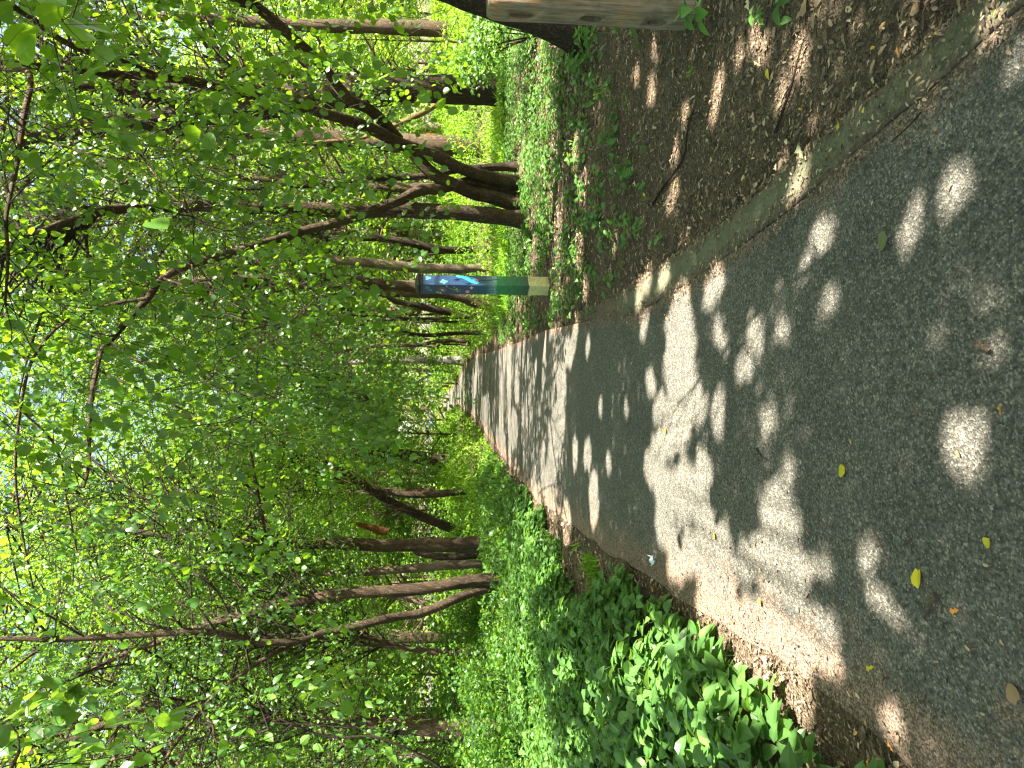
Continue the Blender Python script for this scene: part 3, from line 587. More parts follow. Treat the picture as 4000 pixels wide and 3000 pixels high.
r_, a_ = make_tree('slanting_tree', 'brown trunk slanting up right behind the painted post', Ltr, B_mid, up={0: 4})
auto_crown(r_, a_, 70, 3.2, 140, 0.11, M_leafd, zmin=3.8)
Ltr = [([(1800, 1228, 28), (1725, 1215, 29), (1671, 1204, 27), (1617, 1189, 24), (1545, 1178, 20), (1490, 1150, 17), (1300, 1110, 13)], 24, 23),
       ([(1820, 1240, 13), (1762, 1242, 12), (1653, 1245, 12), (1581, 1244, 11), (1490, 1236, 10), (1300, 1230, 8)], 24, 23),
       ([(1770, 1258, 11), (1653, 1251, 10), (1552, 1249, 9), (1400, 1255, 7)], 24, 24),
       ([(1740, 1227, 8), (1653, 1229, 8), (1490, 1227, 8), (1350, 1200, 6)], 24, 24)]
r_, a_ = make_tree('clustered_tree', 'cluster of four thin dark stems left of the painted post', Ltr, B_dark, up={0: 3})
auto_crown(r_, a_, 60, 3.0, 150, 0.12, M_leafd, zmin=3.6)
Ltr = [([(1770, 1330, 19), (1707, 1334, 17), (1653, 1345, 15), (1581, 1348, 14), (1508, 1348, 13), (1400, 1362, 11), (1200, 1390, 9)], 29, 28),
       ([(1725, 1345, 7), (1690, 1356, 7), (1640, 1352, 7), (1580, 1362, 6)], 29, 29)]
r_, a_ = make_tree('forked_tree', 'thin forked grey trunk beside the path bend, right of the white trunk', Ltr, B_mid, up={0: 3})
auto_crown(r_, a_, 55, 3.0, 170, 0.13, M_leafd, zmin=3.5)
Ltr = [([(1722, 1408, 31), (1617, 1407, 28), (1508, 1410, 26), (1418, 1413, 23), (1200, 1420, 18), (900, 1440, 13)], 38, 38)]
r_, a_ = make_tree('sycamore_tree', 'smooth whitish trunk standing upright right of the far path', Ltr, B_grey, up={0: 6}, rough=0.04)
auto_crown(r_, a_, 60, 4.5, 160, 0.18, M_leaf, zmin=6.0, cr_r=(0.9, 1.8))
# dark low branches hanging over the path, from an upright tree on the right
Ltr = [([(1800, 1300, 16), (1650, 1310, 15), (1500, 1290, 14), (1350, 1330, 12), (1250, 1420, 10), (1220, 1520, 8)], 22, 15),
       ([(1350, 1330, 8), (1380, 1450, 7), (1440, 1560, 5)], 18, 14, 'free')]
r_, a_ = make_tree('overhanging_tree', 'thin tree whose dark leafy branches hang low over the path', Ltr, B_dark)
near_crown(r_, a_, 170, (1080, 1500, 1280, 1700), (11, 16), lambda a, b, c: ((a-1330)/230)**2+((b-1500)/210)**2 < 1, 0.085, M_leafd, 'ovate', per=9, nsub=4, length=(0.6, 1.2))
near_crown(r_, a_, 90, (700, 1300, 1150, 1700), (12, 17), lambda a, b, c: True, 0.09, M_leafd, 'ovate', per=9, nsub=4, length=(0.7, 1.3), name='upper_crown', lmax=4)
# --- left of the path
Ltr = [([(1915, 2125, 66), (1870, 2126, 62), (1779, 2128, 57), (1634, 2128, 52), (1489, 2130, 49), (1345, 2123, 46), (1200, 2123, 43), (1025, 2114, 39), (844, 2102, 34), (663, 2090, 28), (542, 2078, 20), (400, 2060, 12)], 17, 16),
       ([(1040, 2112, 12), (1020, 1998, 12), (978, 1767, 10), (946, 1630, 8), (915, 1525, 7), (946, 1420, 7), (1030, 1325, 6), (1135, 1252, 5), (1230, 1170, 4)], 16.3, 12.0, 'free'),
       ([(900, 2105, 14), (820, 2040, 12), (700, 2020, 8)], 16, 15, 'free')]
r_, a_ = make_tree('straight_tree', 'tall straight trunk nearest the path on the left, one long thin branch', Ltr, B_mid, sides=16, up={0: 1.5})
auto_crown(r_, a_, 90, 3.0, 190, 0.085, M_leaf, zmin=3.8, back=True, cr_r=(0.5, 1.0))
auto_crown(r_, a_, 80, 5.0, 170, 0.085, M_leaf, zmin=6.0, back=True, zoff=(0.2, 2.6))
Ltr = [([(1845, 2168, 30), (1829, 2170, 29), (1743, 2178, 28), (1677, 2170, 29), (1634, 2163, 22), (1615, 2158, 8)], 18.5, 18.5)]
r_, a_ = make_tree('stub_tree', 'short dark broken stub close behind the tall straight trunk', Ltr, B_dark, rough=0.2)
Ltr = [([(1915, 2203, 33), (1870, 2204, 32), (1743, 2208, 35), (1634, 2219, 35), (1526, 2227, 33), (1417, 2235, 30), (1200, 2241, 27), (904, 2247, 25), (723, 2247, 23), (542, 2241, 20), (470, 2235, 10)], 17.5, 17)]
r_, a_ = make_tree('light_brown_tree', 'light brown trunk between the straight trunk and the leaning pair', Ltr, B_pale, sides=14)
auto_crown(r_, a_, 50, 2.6, 170, 0.085, M_leaf, zmin=5.0, back=True, cr_r=(0.5, 1.0))
Ltr = [([(1975, 2262, 54), (1940, 2264, 50), (1851, 2268, 48), (1743, 2284, 47), (1634, 2301, 46), (1526, 2309, 46), (1417, 2312, 44), (1309, 2328, 43), (1200, 2344, 41), (1085, 2362, 38), (964, 2398, 35), (844, 2428, 31), (753, 2458, 28), (603, 2512, 24), (500, 2548, 20), (350, 2620, 14)], 15, 13.5),
       ([(1970, 2288, 34), (1878, 2306, 33), (1797, 2333, 34), (1716, 2366, 34), (1634, 2398, 33), (1553, 2409, 32), (1471, 2426, 31), (1363, 2453, 29), (1254, 2474, 27), (1200, 2498, 27), (1115, 2509, 26), (994, 2506, 25), (904, 2482, 25), (784, 2467, 26), (603, 2476, 25), (422, 2488, 23), (241, 2497, 20), (0, 2494, 17), (-150, 2500, 14)], 15, 11.5),
       ([(1150, 2512, 18), (1055, 2560, 17), (904, 2663, 14), (784, 2772, 13), (693, 2892, 11), (600, 3050, 9)], 13.4, 11.5, 'free'),
       ([(211, 2500, 12), (120, 2560, 10), (48, 2615, 8), (-60, 2700, 6)], 11.8, 11, 'free'),
       ([(784, 2772, 8), (830, 2830, 9), (860, 2900, 9), (1050, 2850, 6)], 11.9, 11.5, 'free'),
       ([(1440, 2430, 9), (1410, 2480, 8), (1330, 2560, 6)], 14.0, 13.6, 'free'),
       ([(940, 2500, 9), (860, 2330, 8), (780, 2250, 6)], 13, 12, 'free')]
r_, a_ = make_tree('twin_trunk_tree', 'tree forking at the ground into two long brown trunks on the left', Ltr, B_mid, sides=16)
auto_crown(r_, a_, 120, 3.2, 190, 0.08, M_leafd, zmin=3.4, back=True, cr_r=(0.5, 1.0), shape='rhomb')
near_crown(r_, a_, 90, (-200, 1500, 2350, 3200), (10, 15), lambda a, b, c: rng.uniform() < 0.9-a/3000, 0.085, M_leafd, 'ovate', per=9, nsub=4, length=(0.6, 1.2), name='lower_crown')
Ltr = [([(1850, 2094, 42), (1779, 2070, 38), (1706, 2041, 36), (1634, 2012, 34), (1562, 1979, 32), (1489, 1940, 30), (1441, 1911, 26), (1300, 1820, 20), (1150, 1760, 15), (1000, 1660, 10)], 23, 21)]
r_, a_ = make_tree('diagonal_tree', 'dark trunk leaning steeply right toward the path', Ltr, B_dark)
auto_crown(r_, a_, 60, 2.6, 170, 0.10, M_leaf, zmin=3.8)
Ltr = [([(1835, 1916, 28), (1822, 1916, 28), (1730, 1928, 28), (1634, 1933, 26), (1576, 1930, 25), (1513, 1921, 23), (1465, 1911, 20), (1393, 1892, 18), (1320, 1868, 16), (1248, 1848, 15), (1150, 1800, 12), (1080, 1740, 10), (1000, 1690, 8)], 23, 22)]
r_, a_ = make_tree('curved_tree', 'slim curved trunk crossing the diagonal dark trunk', Ltr, B_mid)
auto_crown(r_, a_, 70, 2.8, 170, 0.10, M_leaf, zmin=3.2)
Ltr = [([(1782, 1808, 66), (1760, 1806, 60), (1682, 1795, 55), (1610, 1783, 46), (1566, 1776, 40), (1450, 1770, 34), (1200, 1760, 26)], 32, 32),
       ([(1540, 1776, 20), (1500, 1740, 18), (1480, 1720, 8)], 32, 32, 'free')]
r_, a_ = make_tree('massive_tree', 'massive furrowed trunk left of the path bend, leaves closing above it', Ltr, B_dark, sides=18, up={0: 4})
auto_crown(r_, a_, 110, 4.2, 190, 0.13, M_leaf, zmin=3.4, cr_r=(0.7, 1.4))
Ltr = [([(1990, 2562, 22), (1970, 2562, 24), (1900, 2556, 28), (1851, 2550, 28), (1688, 2545, 26), (1580, 2529, 23), (1444, 2491, 19), (1300, 2460, 14), (1100, 2440, 10)], 15.5, 15.5),
       ([(1580, 2530, 15), (1417, 2518, 14), (1200, 2500, 12), (1000, 2530, 9)], 15.5, 15, 'free'),
       ([(1992, 2570, 12), (1940, 2578, 9), (1900, 2620, 8), (1860, 2680, 6), (1800, 2690, 4)], 15.4, 14.6)]
r_, a_ = make_tree('brown_grey_tree', 'brown grey tree splitting in two behind the left thicket', Ltr, B_mid, sides=12)
auto_crown(r_, a_, 60, 2.8, 170, 0.09, M_leafd, zmin=2.4, cr_r=(0.5, 1.0))
Ltr = [([(1990, 2850, 92), (1940, 2850, 86), (1850, 2850, 78), (1650, 2840, 68), (1500, 2830, 62), (1300, 2812, 52), (1000, 2800, 44)], 14, 14)]
r_, a_ = make_tree('broad_tree', 'broad shaded trunk at the far left behind leaves', Ltr, B_mid, sides=16, up={0: 5})
auto_crown(r_, a_, 100, 3.2, 190, 0.08, M_leafd, zmin=1.7, cr_r=(0.5, 1.0))
Ltr = [([(1800, 3090, 12), (1716, 2995, 11), (1634, 2946, 10), (1553, 2908, 9), (1444, 2876, 9), (1309, 2881, 9), (1200, 2854, 8), (1080, 2800, 6)], 5.5, 5.2)]
r_, a_ = make_tree('sapling', 'thin dark arching sapling stem at the left edge', Ltr, B_twig, sides=8)
near_crown(r_, a_, 12, (1000, 1400, 2700, 3100), (4.8, 6), lambda a, b, c: True, 0.07, M_leafd, 'ovate', per=6, nsub=2, length=(0.3, 0.6))
# big-leaved branches close to the camera at the upper left, from a tree just outside the view
Ltr = [('w', [(-3.3, 1.2, 0), (-3.35, 1.2, 1.5), (-3.3, 1.3, 3.0), (-3.1, 1.5, 5), (-2.9, 1.6, 8)], [0.16, 0.14, 0.13, 0.11, 0.05]),
       ('w', [(-3.3, 1.3, 2.9), (-2.7, 1.9, 3.25), (-2.1, 2.5, 3.3), (-1.5, 3.1, 3.2)], [0.04, 0.03, 0.02, 0.008], None, 'free')]
r_, a_ = make_tree('big_leaved_tree', 'tree with large pointed leaves hanging in at the upper left corner', Ltr, B_mid, sides=12)
near_crown(r_, a_, 15, (-250, 480, 2600, 3250), (2.6, 4.4), lambda a, b, c: a < 20+(b-2550)*0.75, 0.085, M_leafd, 'ovate', per=5, nsub=2, length=(0.35, 0.6), lmax=9)
near_crown(r_, a_, 8, (650, 1150, 2750, 3150), (4.2, 5.0), lambda a, b, c: True, 0.075, M_leafd, 'ovate', per=5, nsub=2, length=(0.3, 0.5), name='low_crown', lmax=9)
# a bright bough above the camera at the upper right
Ltr = [('w', [(3.4, -2.6, 0), (3.4, -2.6, 2), (3.3, -2.5, 4), (3.2, -2.4, 8)], [0.15, 0.13, 0.11, 0.05]),
       ('w', [(3.35, -2.5, 3.3), (3.2, -0.8, 3.6), (2.5, 1.6, 3.35), (1.7, 3.2, 3.0)], [0.03, 0.022, 0.015, 0.006], None, 'free')]
r_, a_ = make_tree('sunlit_bough_tree', 'tree with bright backlit leaves reaching in at the upper right corner', Ltr, B_mid, sides=12)
near_crown(r_, a_, 16, (-200, 330, -150, 520), (2.6, 4.0), lambda a, b, c: True, 0.085, M_heart, 'heart', per=5, nsub=2, length=(0.3, 0.55), lmax=9)

# --- small distant trunks along the far path
far_small = [([(1708, 1451, 8), (1650, 1448, 7), (1500, 1450, 6)], 55, B_mid, 'thin grey trunk just left of the smooth whitish trunk'),
 ([(1704, 1508, 9), (1650, 1508, 8), (1480, 1515, 6)], 60, B_mid, 'thin brown trunk right of the far path end'),
 ([(1702, 1550, 14), (1650, 1553, 12), (1600, 1556, 11), (1400, 1550, 8)], 65, B_grey, 'small chalky white trunk right of the far path end'),
 ([(1704, 1598, 13), (1665, 1598, 12), (1500, 1600, 9)], 75, B_mid, 'stout greyish trunk above the far end of the path'),
 ([(1704, 1608, 5), (1650, 1607, 5), (1560, 1604, 4)], 70, B_tan, 'very thin tan sapling above the far end of the path'),
 ([(1722, 1700, 14), (1685, 1693, 14), (1600, 1690, 11)], 62, B_mid, 'distant brown trunk left of the small blue post'),
 ([(1733, 1735, 13), (1670, 1734, 12), (1500, 1730, 9)], 50, B_mid, 'distant brown trunk midway from blue post to massive trunk'),
 ([(1736, 1758, 8), (1685, 1756, 7), (1600, 1755, 6)], 52, B_dark, 'distant thin dark trunk right of the curved sapling'),
 ([(1748, 1769, 9), (1720, 1769, 8), (1690, 1761, 7), (1668, 1754, 7), (1655, 1746, 6), (1560, 1700, 5)], 42, B_mid, 'curved brown sapling beside the massive furrowed trunk'),
 ([(1790, 1845, 14), (1700, 1850, 12), (1600, 1850, 10), (1400, 1840, 8)], 36, B_mid, 'brown trunk just left of the massive furrowed trunk'),
 ([(1790, 1870, 11), (1700, 1868, 10), (1550, 1865, 8)], 38, B_pale, 'pale narrow trunk left of the massive furrowed trunk'),
 ([(1870, 2772, 22), (1780, 2772, 20), (1660, 2772, 18), (1450, 2780, 14)], 22, B_dark, 'straight dark trunk deep in the left thicket'),
 ([(1880, 2478, 18), (1800, 2478, 20), (1600, 2470, 14)], 40, B_pale, 'pale trunk in the sun seen left of the twin trunks'),
 ([(1800, 2385, 30), (1740, 2380, 30), (1600, 2340, 26), (1350, 2300, 20)], 27, B_pale, 'grey trunk leaning behind the twin trunks')]
for tr, D, bk, lab in far_small:
    r_, a_ = make_tree('distant_tree', lab, [(tr, D, D)], bk, sides=8, up={0: 7 if D > 30 else 4}, rough=0.05)
    auto_crown(r_, a_, 26, 3.4, 150, 0.0032*D+0.05, M_leaf if D < 56 else M_far, zmin=4.0, cr_r=(0.7, 1.6))
# ------------------------------------------------------------------ background wood
def big_tree(x, y, h, r, lab, m, n, size, bark, name='woodland_tree', group=None, clear=3.0):
    z = float(gz(x, y)); root = thing(name, lab, 'tree', (x, y, z), group)
    T = Tubes(); lean = rng.normal(size=2)*0.04*h
    pts = [np.array([x, y, z-0.2]), np.array([x+lean[0]*0.3, y+lean[1]*0.3, z+h*0.33]), np.array([x+lean[0], y+lean[1], z+h*0.9])]
    T.add(pts, [0.0095*h, 0.007*h, 0.003*h], sides=8, step=0.8, rough=0.05); ax = smooth_path(pts, [1, 1, 1], 0.5)[0]
    PP = []
    for k in range(n):
        zz = z+clear+(h-clear)*rng.uniform(0, 1); f = (zz-z-clear)/(h-clear); rr_ = r*(0.35+1.2*math.sqrt(max(f, 0.02))*(1.05-f))*math.sqrt(rng.uniform(0.1, 1)); a = rng.uniform(0, 6.283)
        b = ax[np.argmin(abs(ax[:, 2]-(zz-0.35*rr_)))]; c = np.array([b[0]+math.cos(a)*rr_, b[1]+math.sin(a)*rr_, zz])
        T.add([b, (b+c)/2+np.array([0, 0, 0.1*rr_]), c], [0.0028*h, 0.0018*h, 0.006], sides=4, step=1.2)
        PP.append(clump_points(c, rng.uniform(0.1, 0.17)*r*1.6, 62, 0.6))
    T.build('trunk', bark, root); PP = np.vstack(PP)
    leaves('crown', PP, rng.uniform(0.7, 1.3, len(PP))*size, 'rhomb', m, root, flat=0.45)
k = 0
rows = [(22, 3, (-20, -7)), (30, 7, (-26, 26)), (42, 9, (-32, 34)), (56, 9, (-42, 42)), (72, 11, (-52, 52)), (90, 12, (-62, 62)), (128, 16, (-84, 84))]
for D, cnt, (xa, xb) in rows:
    for i in range(cnt):
        x = xa+(xb-xa)*(i+0.5+rng.uniform(-0.3, 0.3))/cnt; y = D+rng.uniform(-5, 5)
        if PL(y)-2.5 < x < PR(y)+2.5 and y < 110: x += 5.5*(1 if x > (PL(y)+PR(y))/2 else -1)
        h = rng.uniform(17, 25)*(1.2 if D > 80 else 1); bright = rng.uniform()
        big_tree(x, y, h, h*0.27, 'tall green woodland tree in the sunlit wood beyond', [M_leaf, M_far, M_leafd][0 if bright < 0.5 else 1 if bright < 0.8 else 2], 150 if D < 60 else 120, 0.13+0.0032*D, [B_mid, B_dark, B_pale][rng.integers(3)], group='trees of the wood beyond', clear=rng.uniform(2.5, 4.0))
for x, y in ((3.3, 23.5), (-4.1, 27.5), (4.6, 33), (-4.8, 39), (8.0, 19.5), (-7.5, 21), (8.6, 13.6), (3.6, 29), (-9.5, 17.5)):
    big_tree(x, y, 18, 4.6, 'tall tree whose leafy top closes over the path', M_leaf, 150, 0.15, B_mid, name='tall_tree', group='tall trees closing over the path', clear=6.5)
# bright low shrubs and young trees filling the wood
for i, (px, py, D, rr_, m) in enumerate([(1560, 1700, 34, 2.2, M_leaf), (1480, 1640, 44, 3.0, M_leaf), (1500, 2000, 28, 2.0, M_leafd), (1560, 1500, 46, 2.4, M_leafd), (1540, 1300, 34, 2.0, M_leafd), (1600, 2650, 20, 1.8, M_leafd),
        (1500, 2400, 26, 2.4, M_leaf), (1520, 650, 36, 2.4, M_leaf), (1500, 150, 34, 2.6, M_leaf), (1600, 2900, 17, 1.6, M_leafd), (1450, 1100, 36, 2.6, M_leaf), (1580, 1860, 40, 2.2, M_leaf), (1650, 2050, 30, 1.6, M_leafd), (1560, 880, 30, 1.8, M_leafd)]):
    c = P(px, py, D); big_tree(c[0], c[1], c[2]+rr_, rr_*1.5, 'leafy young tree filling the gaps between the trunks', m, 70, 0.06+0.0028*D, B_mid, name='young_tree', group='young trees between the trunks', clear=1.0)
# far wood: one mass
n = 90000
x = rng.uniform(-150, 150, n); y = 142+rng.uniform(0, 26, n); hh = 26+10*vnoise(x*0.09, y*0.05, 41)
z = 1.0+hh*rng.uniform(0, 1, n)**0.8; k = vnoise(x*0.3, z*0.35, 44)*vnoise(x*0.8+9, z*0.9, 45) > 0.10
tag(leaves('distant_woods', np.stack([x, y, z], 1)[k], rng.uniform(0.5, 1.1, k.sum()), 'rhomb', M_far, flat=0.3, cull=False), kind='stuff')

# ------------------------------------------------------------------ leaf roof added, mostly outside the view, to shade the path around sun gaps
n = 0; cl = []
gx = rng.uniform(-13, 12, 6200); gy = rng.uniform(-4, 25, 6200); hz = np.where(gy < 12, rng.uniform(6.0, 10.0, 6200), rng.uniform(9.5, 14, 6200))
k = ~((gx > 1.5) & (gy > 17.5)) & ~((rng.uniform(0, 1, 6200) < 0.90) & ((gy > 8.2) | (gx < -3.0))); gx, gy, hz = gx[k], gy[k], hz[k]
n_big = len(gx)   # then a finer, closer layer of small leaves over the near path
m_ = 1350; gx = np.r_[gx, rng.uniform(-3.4, 5.0, m_)]; gy = np.r_[gy, rng.uniform(0.3, 8.2, m_)]; hz = np.r_[hz, rng.uniform(5.8, 7.6, m_)]; gx = np.r_[gx, rng.uniform(0.0, 1.7, 85)]; gy = np.r_[gy, rng.uniform(9.3, 11.1, 85)]; hz = np.r_[hz, rng.uniform(5.8, 8.6, 85)]; small = np.arange(len(gx)) >= n_big  # last clumps added to keep the painted post in shade
C_ = np.stack([gx+SUN[0]/SUN[2]*hz, gy+SUN[1]/SUN[2]*hz, hz], 1)
TT = [(8.5, -8.0, 16), (13.0, 4.0, 17), (3.0, -7.0, 16), (-4.5, -3.5, 15), (7.5, 22.5, 17), (18.5, -5.5, 16), (-8.5, 6.5, 16), (14.5, 12.0, 17)]
who = np.argmin(np.stack([(C_[:, 0]-a)**2+(C_[:, 1]-b)**2 for a, b, _ in TT]), axis=0)
for i, (a, b, h) in enumerate(TT):
    root = thing('added_shade_tree', 'tall tree added to shade the path, leaf gaps shaped for the sun patches', 'tree', (a, b, float(gz(a, b))), 'tall trees added to shade the path')
    T = Tubes(); base = np.array([a, b, root.location.z]); T.add([base-[0, 0, 0.2], base+[0.1, 0.1, 4], base+[0.2, -0.1, 9], base+[0, 0, h-1.5]], [0.34, 0.27, 0.18, 0.05], sides=12, step=0.3, rough=0.08, flare=True)
    cc = C_[who == i]
    for c in cc[::14]:
        s0 = np.array([a, b, min(c[2]-1.0, 5+0.45*c[2])]); T.add([s0, (s0+c)/2+[0, 0, 0.3], c], [0.05, 0.025, 0.008], sides=5, step=1.2)
    T.build('trunk', B_mid, root)
    sm_ = small[who == i]; q = np.vstack([clump_points(c, 0.45 if f_ else 0.72, 80 if f_ else 50, 0.45) for c, f_ in zip(cc, sm_)]); z_ = np.concatenate([rng.uniform(0.07, 0.105, 80) if f_ else rng.uniform(0.11, 0.18, 50) for f_ in sm_])
    leaves('crown', q, z_, 'rhomb', M_leaf, root, flat=0.75)

# ------------------------------------------------------------------ undergrowth
def herb_plants(xs_, ys_, hs, per=10, size=0.08):
    pos = []; dr = []; sz = []
    n = len(xs_); z0 = gz(xs_, ys_)
    for k in range(per):
        f = 0.35+0.65*(k+0.5)/per; a = rng.uniform(0, 6.283, n)+k*2.4
        lean = rng.normal(size=(n, 2))*0.03
        p = np.stack([xs_+lean[:, 0], ys_+lean[:, 1], z0+hs*f], 1); d = np.stack([np.cos(a), np.sin(a), rng.uniform(-0.35, 0.35, n)], 1)
        pos.append(p+unit(d)*0.02); dr.append(unit(d)); sz.append(size*rng.uniform(0.65, 1.25, n)*(1.15-0.4*abs(f-0.6)))
    return np.vstack(pos), np.vstack(dr), np.concatenate(sz)
def herb_mass(name, x, y, h, per, size, shape, m, par=None):
    p, d, s = herb_plants(x, y, h, per, size); nn = rng.normal(size=p.shape)*0.28+np.array([0, 0, 1]); 
    o = leaves(name, p, s, shape, m, par, d=d, nrm=nn, cull=False, tint=np.clip(rng.normal(0.42, 0.2, len(p)), 0, 1)); return o
# left bank near: broad-leaved herbs, knee high
x, y = scatter(7400, -8.5, -1.2, 1.9, 12.5, 0.9)
edge_ = np.interp(y, [1.5, 2.6, 3.4, 4.2, 5.2, 5.9, 6.4, 7.2, 8.4, 10, 12.5], [-1.52, -1.36, -1.36, -1.42, -1.45, -1.6, -1.95, -2.3, -2.1, -1.9, -1.8])+0.16*(vnoise(y*2.2, y*0, 51)-0.5)
k = (x < edge_) & (x > -1.9-y*0.62); x, y, ed = x[k], y[k], edge_[k]
hh = np.clip((ed-x)*1.1+0.12, 0.1, 0.40)*rng.uniform(0.75, 1.15, len(x))*(0.75+0.5*vnoise(x*0.9, y*0.9, 52)); hh *= np.where(y > 9, 0.85, 1)
patch = (vnoise(x*1.1, y*0.8, 53) > 0.18) | (y < 6); x, y, hh = x[patch], y[patch], hh[patch]
tag(herb_mass('undergrowth', x, y, hh, 11, 0.092, 'ovate', M_herb), kind='stuff')
st = Tubes()
for a, b, c in list(zip(x, y, hh))[::2]:
    if b < 7: z_ = float(gz(a, b)); st.add([(a, b, z_), (a+rng.normal()*0.02, b+rng.normal()*0.02, z_+c*0.5), (a+rng.normal()*0.03, b+rng.normal()*0.03, z_+c)], [0.003, 0.0025, 0.0015], sides=3, step=0.2)
M_stem = leaf_mat('green_stem', (0.05, 0.12, 0.02), (0.09, 0.18, 0.03), (0.12, 0.22, 0.04), (0.2, 0.4, 0.05), 0.1)
so_ = st.build('undergrowth_stems', M_stem); tag(so_, kind='stuff')
# individual plants standing out at the path's edge
def sprig(label, px, py, D, h, nl, size, group=None, lean=(0, 0), m=None, name='leafy_plant', on_ground=True):
    c = P(px, py, D); g = float(gz(c[0], c[1])); root = thing(name, label, 'plant', (c[0], c[1], g), group)
    top = np.array([c[0]+lean[0], c[1]+lean[1], g+h]); b0 = np.array([c[0], c[1], g-0.01]); mid = (b0+top)/2+np.array([lean[0]*-0.2, 0, h*0.08])
    T = Tubes(); T.add([b0, mid, top], [0.004, 0.003, 0.0015], sides=6, step=0.04); T.build('stem', M_stem, root)
    ax = smooth_path([b0, mid, top], [1, 1, 1], 0.01)[0]; ps = []; ds = []; ss = []
    for k in range(nl):
        f = 0.3+0.7*(k//2+1)/(nl/2+0.5); p = ax[min(len(ax)-1, int(f*len(ax)))]; a = k*math.pi+(k//2)*1.5+rng.normal()*0.2
        ps.append(p); ds.append(unit(np.array([math.cos(a), math.sin(a), rng.uniform(-0.2, 0.35)]))); ss.append(size*(1.1-0.45*abs(f-0.55))*rng.uniform(0.85, 1.15))
    n = len(ps); leaves('leaf', np.array(ps), np.array(ss), 'ovate', m or M_herb, root, d=np.array(ds), nrm=rng.normal(size=(n, 3))*0.2+np.array([0, 0, 1]), cull=False)
def gd(px):
    return g_D(px)
def g_D(px, z=0.0):
    u = (px-2000)/F; t = (H-z)/(sp+u*cp); return t*(cp-u*sp)
SP = [('tall broad-leaved plant in the sun, first at the left path edge', 2870, 2560, 0.36, 14, 0.105), ('bright plant nearest the camera in the lower left corner', 3060, 2880, 0.22, 12, 0.085),
      ('broad-leaved plant leaning over the dirt beside the bright tall one', 2790, 2720, 0.40, 16, 0.11), ('small bright green sprig rooted in the dirt at the bottom left', 3130, 2960, 0.06, 6, 0.04),
      ('big-leaved plant rising highest at the left frame edge', 2700, 2920, 0.46, 16, 0.12), ('dark green plant where the hedge of herbs meets the path dirt', 2560, 2420, 0.3, 12, 0.09)]
for lab, px, py, h, nl, sz in SP: sprig(lab, px, py, g_D(px), h, nl, sz)
SR = [('glossy four-leaved sprig at the foot of the wooden rail post', 2790, 62, 0.20, 8, 0.11), ('pale round-leaved plant catching light before the crossing stems', 2185, 600, 0.34, 12, 0.085),
      ('leafy sprout beside the base of the painted post', 2200, 1075, 0.16, 10, 0.075), ('bushy sprout by the far end of the concrete kerb', 2310, 1130, 0.24, 14, 0.085), ('small sprout with yellow-green leaves on the bare litter', 2330, 1215, 0.1, 8, 0.055),
      ('low broad-leaved plant right of the leaf litter middle', 2420, 330, 0.12, 10, 0.075), ('cluster of leaves between the leaning trunk and the rail post', 2400, 130, 0.30, 12, 0.10), ('weed with drooping leaves in front of the leaning trunk', 2330, 250, 0.26, 12, 0.095),
      ('little three-leaved seedling in the middle of the litter', 2480, 850, 0.08, 6, 0.07), ('pair of dark leaves lying low among the litter', 2260, 480, 0.09, 6, 0.09), ('short sprout left of the litter clearing', 2520, 900, 0.10, 6, 0.06),
      ('bright seedling near the top edge of the picture by the dirt', 2990, 60, 0.07, 6, 0.05), ('tall weed in the shade right of the thick oak foot', 2080, 260, 0.42, 14, 0.10), ('climbing sprig with pale leaves at the foot of the straight single trunk', 2100, 800, 0.38, 12, 0.08)]
for lab, px, py, h, nl, sz in SR: sprig(lab, px, py, g_D(px), h, nl, sz)
# right bank: scattered seedlings and creeping leaves, thicker further off
x, y = scatter(7200, 0.8, 9.5, 2.6, 16.5, 0.8); k = (x > np.where(y < 7, KO(y), PR(y))+0.08); x, y = x[k], y[k]
dens = np.clip((y-3.2)/6, 0.07, 1)*np.clip(vnoise(x*1.5, y*1.2, 61)*2.2-0.5, 0, 1)*np.clip(0.6+x*0.25, 0, 1.5)
k = rng.uniform(0, 1, len(x)) < dens; x, y = x[k], y[k]
tag(herb_mass('seedlings', x, y, rng.uniform(0.05, 0.16, len(x))+np.clip(x-2.5, 0, 3)*0.03, 6, 0.062, 'ovate', M_herb), kind='stuff')
# sparse grass blades
x, y = scatter(500, -3, 4.5, 2.5, 13, 0.6); k = in_bank(x, y) & (vnoise(x*2, y*2, 62) > 0.72); x, y = x[k], y[k]
x = np.r_[x, rng.normal(-1.75, 0.06, 30)]; y = np.r_[y, rng.normal(6.7, 0.12, 30)]; n = len(x)
dd = rng.normal(size=(n*4, 3))*0.5+np.array([0, 0, 0.8]); xx = np.repeat(x, 4)+rng.normal(size=n*4)*0.02; yy = np.repeat(y, 4)+rng.normal(size=n*4)*0.02
tag(leaves('grass', np.stack([xx, yy, gz(xx, yy)], 1), rng.uniform(0.04, 0.12, n*4)*np.where(np.abs(xx+1.75) < 0.4, 1.6, 1), 'blade', M_grass, d=unit(dd), nrm=rng.normal(size=(n*4, 3)), cull=False), kind='stuff')
